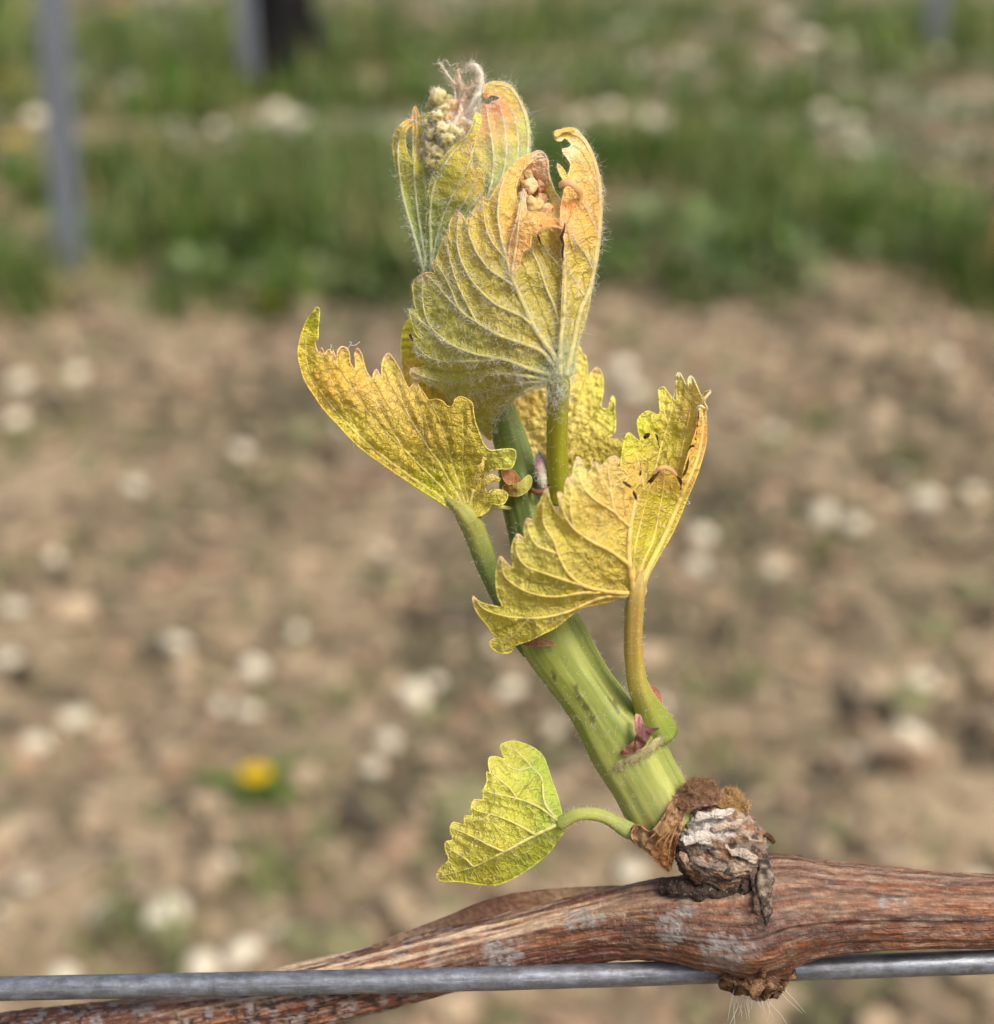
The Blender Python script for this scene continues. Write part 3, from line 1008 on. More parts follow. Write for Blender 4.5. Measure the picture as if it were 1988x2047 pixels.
def stone(p, s, near):
    i = rng.integers(0, 8)
    o = bpy.data.objects.new('stone', stone_meshes[i])
    COL.objects.link(o)
    hz = soil_h(np.array([p[0]]), np.array([p[1]]))[0]
    o.location = (p[0], p[1], hz + s * 0.62)
    o.scale = (s, s, s)
    o.rotation_euler = (rng.normal(0, 0.25), rng.normal(0, 0.25), rng.uniform(0, 6.28))
    big = s > 0.0125
    if near:
        lb = 'large bright cream pebble lying on the bare brown soil' if big else ('medium cream pebble lying on the bare brown soil' if s > 0.0085 else 'tiny pale pebble half sunk in the bare brown soil')
    else:
        lb = 'pale stone among the weeds behind the nearer grass strip'
    if abs(s - 0.0098 * 1.5 * (0.75 + 0.3 * p[1] / 1.2)) < 1e-6 and abs(p[0] - STALK[0]) < 0.03: lb = 'large cream pebble right beside the thin pale dry stalk'
    tag(o, lb, 'stone', ('large bright pebbles' if big else 'medium pebbles' if s > 0.0085 else 'tiny pebbles') if near else 'pale stones by the far grass')


for (px, py, s) in SPOTS:
    p = ground_at(px, py, 0.01)
    stone(p, s * 0.0098 * (0.75 + 0.3 * p[1] / 1.2), True)
for (px, py, s) in FAR:
    p = ground_at(px, py, 0.02)
    stone(p, s * 0.0095 * p[1] / 3.0, False)
for i in range(46):
    yv = rng.uniform(3.3, 7.2)
    stone((rng.uniform(-0.42, 0.42) * yv * (1 if i % 3 else -0.6) - 0.1, yv), rng.uniform(0.008, 0.02) * yv / 4, False)
for i in range(34):
    yv = 0.75 + 1.4 * rng.random() ** 1.3
    p = (rng.uniform(-1, 1) * (0.30 + 0.36 * yv), yv)
    stone(p, rng.uniform(0.004, 0.0085), True)


# steel vineyard posts, C-shaped section with hook slots
def steel_post(px, py, width, height, label, lean=0.0, rot=0.0):
    b = ground_at(px, py, 0.0)
    root = empty('steel_post', (b[0], b[1], 0), label, 'post', 'steel posts of the vine rows')
    w2, d2, th = width / 2, width * 0.38, 0.0022
    sec = np.array([(-w2, d2), (-w2, -d2), (-w2 * 0.35, -d2), (-w2 * 0.2, -d2 * 0.5), (w2 * 0.2, -d2 * 0.5), (w2 * 0.35, -d2), (w2, -d2), (w2, d2)])
    inn = sec * np.array(((w2 - th) / w2, 1)) + np.array((0, th))
    ring = np.vstack([sec, inn[::-1]])
    cr, sr = math.cos(rot), math.sin(rot)
    ring = np.stack([ring[:, 0] * cr - ring[:, 1] * sr, ring[:, 0] * sr + ring[:, 1] * cr], 1)
    hs = np.linspace(-0.3, height, 14)
    n_ = len(ring)
    v = np.vstack([np.stack([ring[:, 0] + b[0] + lean * h, ring[:, 1] + b[1], np.full(n_, h)], 1) for h in hs])
    k = np.arange(len(hs) - 1)[:, None] * n_ + np.arange(n_)[None]
    k2 = np.arange(len(hs) - 1)[:, None] * n_ + (np.arange(n_)[None] + 1) % n_
    f = np.stack([k, k2, k2 + n_, k + n_], 2).reshape(-1, 4)
    c = [np.array([np.arange(n_) + (len(hs) - 1) * n_])]
    o = obj('post_profile', Geo().add(v, [f], None, None, lin(132, 138, 148) * 0.85), M['steel'], root, False)
    for hh in np.arange(0.25, height - 0.1, 0.12):
        for sgn in (-1, 1):
            cx_, cy_ = b[0] + lean * hh + sgn * (w2 + 0.003) * cr, b[1] + sgn * (w2 + 0.003) * sr
            pts = np.array([(cx_ - sgn * 0.003, cy_, hh - 0.012), (cx_ + sgn * 0.004, cy_, hh - 0.006), (cx_ + sgn * 0.004, cy_, hh + 0.008), (cx_ + sgn * 0.001, cy_, hh + 0.014)])
            v2, f2, u2 = tube(pts, np.full(4, 0.0018), 5)
            obj('wire_hook', Geo().add(v2, f2, None, None, lin(140, 144, 150)), M['steel'], root)
    return root


steel_post(141, 555, 0.040, 1.7, 'grey galvanised steel post at the edge of the nearer grass strip', 0.055)
steel_post(502, 195, 0.048, 1.8, 'grey steel post beside two dark vine trunks in the farther row', 0.0)
steel_post(1862, 105, 0.065, 1.8, 'lone grey steel post in the farther row, without trunks beside it', 0.0)


def old_vine(px, py, r, height, label, col, seed, lean=0.03):
    b = ground_at(px, py, 0.0)
    root = empty('grapevine', (b[0], b[1], 0), label, 'grapevine', 'old vines of the rows behind')
    r2 = np.random.default_rng(seed)
    pts = [(b[0] + lean * t * height + r2.normal(0, 0.008), b[1] + r2.normal(0, 0.008), -0.05 + t * (height + 0.05)) for t in np.linspace(0, 1, 6)]
    rad = np.array([1.25, 1.05, 0.95, 0.95, 1.05, 1.25]) * r
    dsp = lambda T, S, X: r * (0.18 * fbm(X * np.array((60, 60, 14)), seed, 3) + 0.08 * np.sin(T * 5 + S * 0.02))
    v, f, u = tube(np.array(pts), rad, 16, step=0.02, disp=dsp, start_dir=(0, -1, 0))
    obj('trunk', Geo().add(v, f, u, None, col), M['bark'], root)
    top = np.array(pts[-1])
    for sgn in (-1, 1):
        ap = np.array([top + np.array((sgn * d, 0, h)) for d, h in ((0, -0.02), (0.04, 0.03), (0.18, 0.05), (0.40, 0.045))])
        v, f, u = tube(ap, np.array((0.8, 0.65, 0.4, 0.28)) * r, 10, step=0.02, disp=lambda T, S, X: r * 0.1 * fbm(X * 50, seed, 2), start_dir=(0, -1, 0))
        obj('cane', Geo().add(v, f, u, None, col * 1.4), M['bark'], root)
    return root


old_vine(558, 185, 0.062, 0.62, 'dark thick vine trunk right beside the steel post', lin(24, 22, 24), 3, 0.03)
old_vine(618, 142, 0.040, 0.62, 'thin dark vine trunk standing a little apart from the steel post', lin(30, 28, 28), 4, 0.02)
old_vine(1980, 590, 0.009, 0.60, 'slim reddish brown young vine at the end of the nearer grass strip', lin(160, 128, 92), 5, 0.0)


# dandelions
def dandelion(px, py, size, label, leaves=5, seed=1, h=0.02):
    b = ground_at(px, py, 0.0)
    gz = soil_h(np.array([b[0]]), np.array([b[1]]))[0]
    root = empty('dandelion', (b[0], b[1], gz), label, 'flower', 'dandelions')
    r2 = np.random.default_rng(seed)
    base = np.array((b[0], b[1], gz))
    v, f, u = tube(np.array([base, base + (0.002, 0, h * 0.6), base + (0.001, 0.001, h)]), np.array((0.0016, 0.0014, 0.0016)), 8, start_dir=(0, -1, 0))
    obj('flower_stalk', Geo().add(v, f, u, None, lin(150, 160, 90)), M['grass'], root)
    g = Geo()
    for ring, nn in ((1.0, 26), (0.72, 20), (0.42, 14), (0.15, 8)):
        for i in range(nn):
            a = i / nn * 6.283 + ring * 3
            d = np.array((math.cos(a), math.sin(a), 0)); s_ = np.array((-math.sin(a), math.cos(a), 0))
            c0 = base + (0.001, 0.001, h) ; tip = c0 + d * size * ring + np.array((0, 0, size * (0.55 - 0.35 * ring)))
            wv = size * 0.10
            m_ = (c0 + tip) / 2 + np.array((0, 0, size * 0.12))
            g.add(np.array([c0 - s_ * wv * 0.4, c0 + s_ * wv * 0.4, m_ + s_ * wv, tip + s_ * wv * 0.7, tip - s_ * wv * 0.7, m_ - s_ * wv]), [np.array([(0, 1, 2, 5), (5, 2, 3, 4)])], None, None, lin(240, 204, 36))
    obj('flower_head', g, M['petal'], root)
    for i in range(leaves):
        a = i / leaves * 6.283 + r2.uniform(0, 1) + 2.6
        d = np.array((math.cos(a), math.sin(a), 0)); s_ = np.array((-math.sin(a), math.cos(a), 0))
        Lf = size * r2.uniform(2.6, 4.2)
        vs = []; nseg = 9
        for k in range(nseg):
            t = k / (nseg - 1)
            wv = Lf * 0.16 * math.sin(math.pi * min(1, 0.12 + t * 0.88)) * (1.0 if k % 2 else 0.55) + 0.0006
            c = base + d * Lf * t + np.array((0, 0, 0.003 + Lf * 0.35 * math.sin(t * 2.2)))
            vs += [c - s_ * wv, c + np.array((0, 0, -0.0008)), c + s_ * wv]
        fs = []
        for k in range(nseg - 1):
            fs += [(3 * k, 3 * k + 1, 3 * k + 4, 3 * k + 3), (3 * k + 1, 3 * k + 2, 3 * k + 5, 3 * k + 4)]
        obj('leaf', Geo().add(np.array(vs), [np.array(fs)], None, None, lin(96, 132, 44) * r2.uniform(0.85, 1.2)), M['grass'], root)
    return root


dandelion(514, 1618, 0.012, 'yellow dandelion with a few leaves alone on the bare soil', 6, 1)
dandelion(40, 375, 0.030, 'yellow dandelion in the grass beside the grey steel post', 6, 2, 0.10)
dandelion(245, 55, 0.050, 'small far yellow dandelion between the two posts of the far grass', 6, 3, 0.10)
dandelion(20, 222, 0.030, 'yellow dandelion by pale stones behind the nearer grass strip', 6, 4, 0.08)
dandelion(545, 640, 0.014, 'pale yellow dandelion at the bare edge of the nearer grass strip', 6, 5, 0.03)

# dry twigs lying on the soil
def twig(p0, p1, r, label, col):
    a = ground_at(*p0, 0.012); b = ground_at(*p1, 0.012)
    t = np.linspace(0, 1, 7)[:, None]
    pts = a * (1 - t) + b * t
    pts[:, 2] = soil_h(pts[:, 0], pts[:, 1]) + 0.012 + 0.004 * np.sin(np.linspace(0, 7, 7))
    v, f, u = tube(pts, np.linspace(r, r * 0.5, 7), 8, step=0.01, start_dir=(0, -1, 0), disp=lambda T, S, X: r * 0.2 * fbm(X * 200, 7, 2))
    tag(obj('dry_twig', Geo().add(v, f, u, None, col), M['straw']), label, 'twig', 'dry twigs on the soil')


twig((-30, 1795), (330, 1685), 0.0028, 'long grey dry twig lying near a green tinged pebble', lin(168, 152, 134))
twig((1700, 1565), (1800, 1450), 0.0016, 'thin pale dry stalk lying beside a large pale pebble', lin(190, 176, 150))
twig((290, 1130), (330, 1000), 0.004, 'short green grey stalk lying on bare soil', lin(112, 124, 92))

# ------------------------------------------------------------------ trellis wire
wp = np.array([(-1200, 2006, 0.0), (0, 1977, 0.0), (500, 1967, 0.0), (1000, 1956, 0.0), (1500, 1940, 0.0), (1988, 1923, 0.0), (3100, 1890, 0.0)], float)
v, f, u = tube(PP(wp), np.full(len(wp), 23.6 * MM), 40, step=0.0012,
               disp=lambda T, S, X: 23 * MM * (0.012 * fbm(X * 900, 2, 3)))
tn = lin(140, 146, 156) * 0.92 * np.ones((len(v), 3)) * (1 + 0.15 * fbm(v * 400, 8, 3))[:, None]
wire = obj('trellis_wire', Geo().add(v, f, u, None, tn), M['wire'])
tag(wire, 'thick galvanised grey trellis wire stretched across behind and before the cane', 'wire')

# ------------------------------------------------------------------ the grapevine: cane, shoot, leaves
base = P(1440, 1830, 0)
VINE = empty('grapevine', tuple(base), 'grapevine cane on a wire with one fresh yellow green shoot of young leaves', 'grapevine')

# cane: x, y, z_mm, radius_px
cp = np.array([(-900, 2230, -9, 60), (-300, 2130, -7.5, 60), (0, 2092, -5.8, 66), (230, 2066, -4.9, 66), (470, 2022, -4.9, 66), (703, 1972, -4.9, 66), (902, 1919, -4.7, 63), (1020, 1890, -4.0, 62),
               (1130, 1866, -3.0, 65), (1240, 1845, -1.6, 71), (1340, 1838, 0.2, 82), (1430, 1842, 1.4, 98), (1500, 1840, 1.9, 112), (1545, 1824, 2.0, 114), (1580, 1818, 2.0, 107), (1640, 1816, 1.8, 94),
               (1700, 1815, 1.6, 86), (1800, 1818, 1.2, 79), (1900, 1821, 0.8, 73), (1990, 1822, 0.3, 71), (2300, 1840, -1, 69), (3000, 1880, -3, 66)])


def cane_disp(T, S, X):
    r = 72 * MM
    d = 0.035 * np.sin(T * 7 + 0.10 * S + fbm(X * 120, 3, 2)) * 0.6
    d = d + 0.05 * fbm(np.stack([np.cos(T) * 5, np.sin(T) * 5, S * 0.10], 1), 12, 4)
    d = d + 0.022 * fbm(np.stack([np.cos(T) * 22, np.sin(T) * 22, S * 0.35], 1), 13, 3) + 0.012 * fbm(X * 2600, 14, 2) + 0.010 * fbm(np.stack([np.cos(T) * 40, np.sin(T) * 40, S * 0.5], 1), 16, 2)
    return r * d


cw = P(cp[:, 0], cp[:, 1], cp[:, 2])
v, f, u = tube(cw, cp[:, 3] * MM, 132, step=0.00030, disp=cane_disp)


def proj(v):
    d = v - CAM; z = d @ FWD
    return (d @ RIGHT) / z * FPX + PW / 2, PH / 2 - (d @ UP) / z * FPX


def cane_tint(v, u):
    x, y = proj(v)
    T = u[:, 0] * 6.2832; S = u[:, 1]
    cyl = lambda a, s: np.stack([np.cos(T) * a, np.sin(T) * a, S * s], 1)
    red = lin(108, 62, 42); tan = lin(214, 182, 148); dark = lin(76, 54, 44); org = lin(148, 90, 56); gry = lin(168, 164, 160)
    k = smooth(-0.25, 0.55, fbm(cyl(8, 0.05), 5, 4))[:, None]
    c = red * (1 - k) + org * k
    k = smooth(0.05, 0.6, fbm(cyl(32, 0.5), 6, 4) )[:, None] * 0.34
    c = c * (1 - k) + tan * k
    k = smooth(0.2, 0.65, fbm(cyl(40, 0.4), 7, 4))[:, None] * 0.6
    c = c * (1 - k) + dark * k
    # grey weathered bark and black specks on the older left part; lichen patches on the node
    left = smooth(1150, 650, x)
    k = (smooth(0.12, 0.5, fbm(v * 900, 9, 4)) * (0.12 + 0.45 * left))[:, None]
    c = c * (1 - k) + gry * k
    k = (smooth(0.35, 0.55, fbm(v * 1700, 10, 3)) * (0.3 + 0.7 * left))[:, None]
    c = c * (1 - k) + dark * 0.6 * k
    top = smooth(0.1, 0.95, np.cos(T + 1.35)) * (0.25 + 0.75 * smooth(1350, 1000, x)) * smooth(200, 600, x)   # bleached peeled flank, with the cane's sunlit top painted into the tint
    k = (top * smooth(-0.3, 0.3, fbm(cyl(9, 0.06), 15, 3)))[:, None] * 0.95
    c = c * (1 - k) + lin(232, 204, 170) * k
    for (cx, cy, rx, ry) in ((1448, 1902, 58, 42), (1340, 1856, 34, 42), (1375, 1815, 22, 20), (1010, 1905, 40, 34), (1165, 1838, 46, 24), (1800, 1800, 30, 9), (1850, 1868, 42, 6), (1920, 1868, 34, 6), (1768, 1806, 14, 16)):
        d = np.sqrt(((x - cx) / rx) ** 2 + ((y - cy) / ry) ** 2) + 0.45 * fbm(v * 1500, 20, 4)
        k = (smooth(1.05, 0.55, d) * smooth(-0.5, 0.1, fbm(v * 3000, 22, 2)))[:, None] * 0.85
        c = c * (1 - k) + gry * k
    # long dark cracks in the bark right of the node
    for (x0, y0, x1, y1, wd) in ((1575, 1776, 1860, 1792, 6), (1545, 1866, 1720, 1868, 7), (1700, 1832, 1960, 1836, 4), (1080, 1868, 1330, 1850, 4)):
        yl = y0 + (y1 - y0) * (x - x0) / (x1 - x0) + 5 * noise3(np.stack([x / 40, 0 * x, 0 * x], 1), 8)
        k = (smooth(wd, wd * 0.3, np.abs(y - yl)) * smooth(x0 - 20, x0 + 20, x) * smooth(x1 + 30, x1 - 60, x))[:, None] * 0.75
        c = c * (1 - k) + dark * 0.7 * k
    xl = 1522 + 8 * noise3(np.stack([y / 22, 0 * y, 0 * y + 4], 1), 9)
    k = (smooth(20, 7, np.abs(x - xl)) * smooth(1700, 1725, y) * smooth(1885, 1850, y) * smooth(-0.5, 0.1, fbm(v * 1800, 23, 3)))[:, None] * 0.85
    c = c * (1 - k) + dark * 0.5 * k
    return c


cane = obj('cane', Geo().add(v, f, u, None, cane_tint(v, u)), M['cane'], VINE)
cane['label'] = 'reddish brown woody cane with grey lichen specks'

# spur stub under the node
g = Geo()
for (x, y, z, r, sd) in ((1500, 1940, 2.4, 52, 1), (1486, 1962, 3.4, 25, 2), (1532, 1962, 3.0, 31, 3), (1562, 1946, 2.2, 27, 4), (1512, 1976, 2.6, 19, 5), (1549, 1978, 2.6, 17, 6), (1520, 1920, 4.6, 34, 7)):
    v, f, u, d = blob(P(x, y, z), np.array((r, r * 0.8, r)) * MM, 30, 22, disp=lambda d, sd=sd: 0.55 * fbm(d * 1.9 + sd * 3, 40 + sd, 5))
    t = smooth(-0.3, 0.5, fbm(v * 1300, 44, 4))[:, None]
    g.add(v, f, u, None, lin(84, 58, 42) * (1 - t) + lin(156, 118, 84) * t)
spur = obj('bud_stub', g, M['knob'], cane)
hg = Geo()
rng = np.random.default_rng(77)
m_ = 26
x = np.concatenate([rng.uniform(1466, 1500, 17), rng.uniform(1500, 1570, 9)])
p = P(x, np.full(m_, 1972.0) + rng.normal(0, 4, m_), np.full(m_, 3.0))
d = -UP + np.outer((x - 1490) / 90 + rng.normal(0, 0.12, m_), RIGHT) - np.outer(rng.normal(0, 0.2, m_), FWD)
d /= np.linalg.norm(d, axis=1)[:, None]
hair_geo(hg, p, d, rng.uniform(35, 85, m_) * MM, 0.75 * MM, 0.08, 5, 5, (0.92, 0.88, 0.78))
h = obj('hairs', hg, M['hair'], cane); h['kind'] = 'stuff'

# dark seam ring right of the knob with a grey bark ridge
g = Geo()
pts = [(1530, 1705, 2.2, 10), (1531, 1722, 4.2, 16), (1532, 1742, 5.8, 19), (1533, 1762, 6.8, 19), (1533, 1790, 7.5, 16), (1534, 1815, 7.8, 13), (1536, 1840, 7.8, 9), (1532, 1866, 7.4, 4)]
a = np.array(pts, float)
v, f, u = tube(P(a[:, 0], a[:, 1], a[:, 2]), a[:, 3] * MM, 14, step=0.0002, flat=0.5, disp=lambda T, S, X: 6 * MM * fbm(X * 900, 4, 5))
t = smooth(-0.2, 0.5, fbm(v * 1500, 5, 3))[:, None]
g.add(v, f, u, None, lin(66, 54, 46) * (1 - t) + lin(148, 132, 114) * t)
a = np.array([(1548, 1685, 3.2, 3), (1541, 1676, 3.6, 5), (1533, 1668, 3.8, 5), (1528, 1672, 4.0, 2)], float)
v, f, u = tube(P(a[:, 0], a[:, 1], a[:, 2]), a[:, 3] * MM, 10, step=0.0002, flat=0.4, disp=lambda T, S, X: 2 * MM * fbm(X * 1600, 4, 3))
g.add(v, f, u, None, lin(92, 62, 42))
a = np.array([(1510, 1720, 4.0, 6), (1511, 1750, 6.2, 8), (1515, 1800, 7.6, 7), (1520, 1845, 7.6, 4)], float)
v, f, u = tube(P(a[:, 0], a[:, 1], a[:, 2]), a[:, 3] * MM, 10, step=0.0002, flat=0.6, disp=lambda T, S, X: 6 * MM * fbm(X * 1500, 14, 4))
g.add(v, f, u, None, lin(110, 90, 78))
obj('bark_ridge', g, M['knob'], cane)

# loose bark strip on the left
sh = Sheet([(742, 1893), (800, 1868), (860, 1845), (902, 1829), (940, 1812), (973, 1800), (1030, 1786), (1091, 1778), (1160, 1774), (1256, 1772), (1290, 1778), (1230, 1792), (1120, 1815), (1030, 1838), (960, 1858), (900, 1872), (820, 1886)],
           [(742, 1893, -5.0), (900, 1829, -5.6), (900, 1872, -5.3), (1030, 1786, -5.4), (1030, 1838, -4.9), (1160, 1774, -4.4), (1160, 1810, -3.6), (1290, 1778, -1.8)],
           [], [(800, 1870, lin(140, 114, 92)), (1000, 1820, lin(128, 92, 72)), (1200, 1785, lin(180, 150, 120))], spacing=3.6, pucker=0, wav=0.25, seed=9, edge=1.2, fine=0.15)
g = Geo(); sh.blade(g)
g.u[0] = np.stack([(sh.xy[:, 1] + 0.28 * sh.xy[:, 0]) / 140.0, sh.xy[:, 0] * 0.06], 1)
obj('bark_strip', g, M['scale'], cane)

# knob of old bark at the base of the shoot
def knob_d(d):
    a = fbm(d * np.array((2.2, 3.4, 2.2)), 50, 4)
    pl = np.abs(fbm(d * np.array((3.0, 6.0, 3.0)) + a[:, None] * 0.7, 52, 3))
    return 0.07 * a + 0.11 * np.sqrt(pl + 0.01) + 0.03 * fbm(d * 14, 54, 3)


v, f, u, d = blob(P(1440, 1697, 2.6), np.array((88, 78, 80)) * MM, 150, 110, disp=knob_d, rot=-0.35)
x, y = proj(v)
wht = lin(210, 200, 188); gr = lin(128, 114, 102); br = lin(144, 106, 78); dk = lin(58, 48, 44)
a1 = smooth(-0.35, 0.35, fbm(d * np.array((3.0, 7.0, 3.0)), 55, 4))[:, None]
c = gr * (1 - a1) + br * a1
a2 = smooth(0.05, 0.45, fbm(d * np.array((3.5, 8.0, 3.5)) + 5, 56, 4))[:, None]
c = c * (1 - a2) + lin(182, 160, 138) * a2
k = (smooth(1.15, 0.5, np.sqrt(((x - 1410) / 58) ** 2 + ((y - 1655) / 34) ** 2) + 0.35 * fbm(d * 6, 57, 3)))[:, None]
c = c * (1 - k) + wht * k
a3 = smooth(0.18, 0.55, fbm(d * np.array((4, 9, 4)) + 9, 58, 4))[:, None] * 0.85
c = c * (1 - a3 * (1 - k)) + dk * a3 * (1 - k)
knob = obj('bark_knob', Geo().add(v, f, u, None, c), M['knob'], cane)
knob['label'] = 'round knob of flaking grey white old bark'
# lifted flakes
rng = np.random.default_rng(6)
for (x0, y0, x1, y1, z0, wd, cc) in ((1362, 1672, 1430, 1688, 6.6, 13, wht), (1385, 1640, 1470, 1622, 6.0, 10, wht), (1420, 1662, 1500, 1640, 6.6, 9, lin(190, 170, 150)),
                                     (1380, 1715, 1470, 1745, 6.9, 9, lin(150, 132, 118)), (1450, 1690, 1515, 1720, 6.9, 8, lin(196, 178, 160)), (1360, 1700, 1385, 1745, 5.8, 8, lin(170, 140, 116))):
    t = np.linspace(0, 1, 5)
    a = np.stack([x0 + (x1 - x0) * t, y0 + (y1 - y0) * t + rng.normal(0, 3, 5), z0 + 0.35 * np.sin(t * 3.1) + rng.normal(0, 0.05, 5), wd * np.sin(0.25 + t * 2.6)], 1)
    v, f, u = tube(P(a[:, 0], a[:, 1], a[:, 2]), a[:, 3] * MM, 12, step=0.0003, flat=0.14, disp=lambda T, S, X: 5 * MM * fbm(X * 1500, 60, 4))
    obj('bark_flake', Geo().add(v, f, u, None, cc * (1 + 0.25 * fbm(v * 1500, 61, 3))[:, None]), M['knob'], knob)
# dark ring under the knob
a = np.array([(1322, 1764, 2.6, 12), (1345, 1772, 3.8, 15), (1400, 1782, 4.9, 14), (1450, 1786, 5.4, 13), (1490, 1778, 5.9, 11), (1515, 1750, 6.2, 9)], float)
v, f, u = tube(P(a[:, 0], a[:, 1], a[:, 2]), a[:, 3] * MM, 14, step=0.0002, flat=0.7, disp=lambda T, S, X: 9 * MM * fbm(X * 1100, 62, 4))
obj('bark_ridge', Geo().add(v, f, u, None, lin(70, 56, 48) * (1 + 0.4 * fbm(v * 1500, 63, 3))[:, None]), M['knob'], cane)

# brown papery scales round the foot of the shoot
SCALES = [
    ([(1262, 1668), (1275, 1650), (1300, 1662), (1322, 1640), (1338, 1612), (1352, 1590), (1368, 1600), (1366, 1640), (1352, 1690), (1346, 1722), (1338, 1742), (1318, 1728), (1296, 1704), (1275, 1690)],
     [(1262, 1668, 4.5), (1300, 1690, 5.5), (1340, 1612, 4.6), (1366, 1600, 4.0), (1350, 1700, 5.2), (1338, 1742, 4.5), (1320, 1660, 6.4)], [(1280, 1675, lin(186, 150, 106)), (1330, 1700, lin(150, 96, 52)), (1350, 1620, lin(190, 150, 110))]),
    ([(1352, 1600), (1362, 1578), (1380, 1560), (1402, 1556), (1424, 1562), (1436, 1580), (1440, 1602), (1420, 1610), (1396, 1612), (1372, 1622)],
     [(1352, 1600, 4.4), (1400, 1556, 3.8), (1436, 1580, 3.6), (1400, 1612, 5.6)], [(1370, 1600, lin(150, 120, 112)), (1400, 1575, lin(136, 96, 70)), (1425, 1600, lin(190, 150, 132))]),
    ([(1432, 1606), (1440, 1586), (1458, 1578), (1474, 1582), (1486, 1598), (1496, 1612), (1490, 1632), (1470, 1628), (1448, 1618)],
     [(1432, 1606, 3.4), (1460, 1580, 2.8), (1494, 1612, 2.6), (1465, 1626, 4.0)], [(1460, 1600, lin(186, 128, 66)), (1485, 1615, lin(200, 150, 90))])]
for i, (ol, ct, tn) in enumerate(SCALES):
    s = Sheet(ol, ct, [], tn, spacing=3.0, pucker=0, wav=0.7, wavs=22, seed=70 + i, edge=1.2, fine=0.35)
    g = Geo(); s.blade(g)
    so = obj('bud_scale', g, M['scale'], cane)
    hg = Geo(); r2 = np.random.default_rng(i)
    cnt = 1500 if i else 420
    k = r2.integers(0, len(s.xy), cnt)
    p, nr, aa, bb = s.frame(s.xy[k, 0], s.xy[k, 1])
    d = nr * 0.5 + UP * 0.75 + aa * r2.normal(size=(cnt, 1)) * 0.6 + bb * r2.normal(size=(cnt, 1)) * 0.5
    d /= np.linalg.norm(d, axis=1)[:, None]
    hc = (lin(200, 170, 126), lin(178, 140, 104), lin(228, 190, 134))[i]
    hair_geo(hg, p, d, r2.uniform(0.4, 1.4, cnt) * (9 if i else 7) * MM, 0.6 * MM, 0.5, 4, i, hc)
    h = obj('hairs', hg, M['hair'], so); h['kind'] = 'stuff'
# long tan fibres on the left scale
a0 = [((1330, 1640), (1352, 1590)), ((1320, 1720), (1352, 1650)), ((1300, 1705), (1345, 1660)), ((1335, 1735), (1358, 1640)), ((1290, 1690), (1330, 1655)), ((1310, 1700), (1350, 1610))]
for (p0, p1) in a0:
    a = np.array([(p0[0], p0[1], 6.0, 0.8), ((p0[0] + p1[0]) / 2 - 6, (p0[1] + p1[1]) / 2, 7.0, 1.6), (p1[0], p1[1], 5.4, 0.6)])
    v, f, u = tube(P(a[:, 0], a[:, 1], a[:, 2]), a[:, 3] * MM, 7, step=0.0003, flat=0.5)
    obj('bark_fibre', Geo().add(v, f, u, None, lin(190, 146, 98)), M['scale'], cane)

# ------------------------------------------------------------------ shoot stem
G1 = lin(164, 172, 78); G2 = lin(206, 206, 122); G3 = lin(132, 148, 64); G4 = lin(120, 142, 64); G5 = lin(160, 176, 96)
sp = [(1345, 1668, 0.5, 66), (1318, 1612, 0.6, 71), (1290, 1560, 0.8, 71), (1262, 1512, 0.9, 73), (1240, 1475, 0.8, 72), (1218, 1446, 0.6, 64), (1196, 1412, 0.4, 60), (1160, 1360, 0.2, 60), (1130, 1315, 0.1, 64), (1108, 1278, 0.0, 67), (1092, 1240, -0.2, 62),
      (1078, 1180, -0.4, 50), (1068, 1100, -0.6, 45), (1056, 1030, -0.8, 46), (1046, 985, -1.0, 46), (1034, 930, -1.4, 38), (1015, 860, -2.0, 32), (992, 795, -2.4, 30), (962, 710, -3.0, 27), (930, 630, -3.4, 24), (900, 560, -3.6, 20), (885, 480, -3.4, 15), (880, 400, -2.6, 12), (878, 330, -1.6, 9)]
a = np.array(sp, float)
dsp = lambda T, S, X: 55 * MM * (0.022 * np.sin(T * 5 + 0.05 * S + fbm(X * 90, 70, 2)) + 0.03 * fbm(np.stack([np.cos(T) * 4, np.sin(T) * 4, S * 0.03], 1), 78, 4) + 0.02 * fbm(X * 350, 71, 3))
v, f, u = tube(P(a[:, 0], a[:, 1], a[:, 2]), a[:, 3] * MM, 64, step=0.0003, disp=dsp)
x, y = proj(v)
T = u[:, 0] * 6.2832; S = u[:, 1]
c = np.stack([np.interp(y, [300, 600, 860, 940, 1000, 1060, 1200, 1290, 1340, 1480, 1640], [q[k] for q in (G5, G5, G5 * 0.85, G4, G4 * 0.7, G4 * 0.7, G3 * 0.85, G1, G1 * 1.05, G1, G2 * 0.9)]) for k in range(3)], 1)
st = smooth(-0.15, 0.45, fbm(np.stack([np.cos(T) * 6, np.sin(T) * 6, S * 0.035], 1), 72, 4))[:, None]
c = c * (1 - 0.55 * st) + (c * 0.55 + np.array(G2) * 0.5) * 0.55 * st * 1.25
dk = smooth(0.25, 0.6, fbm(np.stack([np.cos(T) * 9, np.sin(T) * 9, S * 0.05], 1), 73, 4))[:, None] * 0.5
c = c * (1 - dk) + G4 * 0.9 * dk
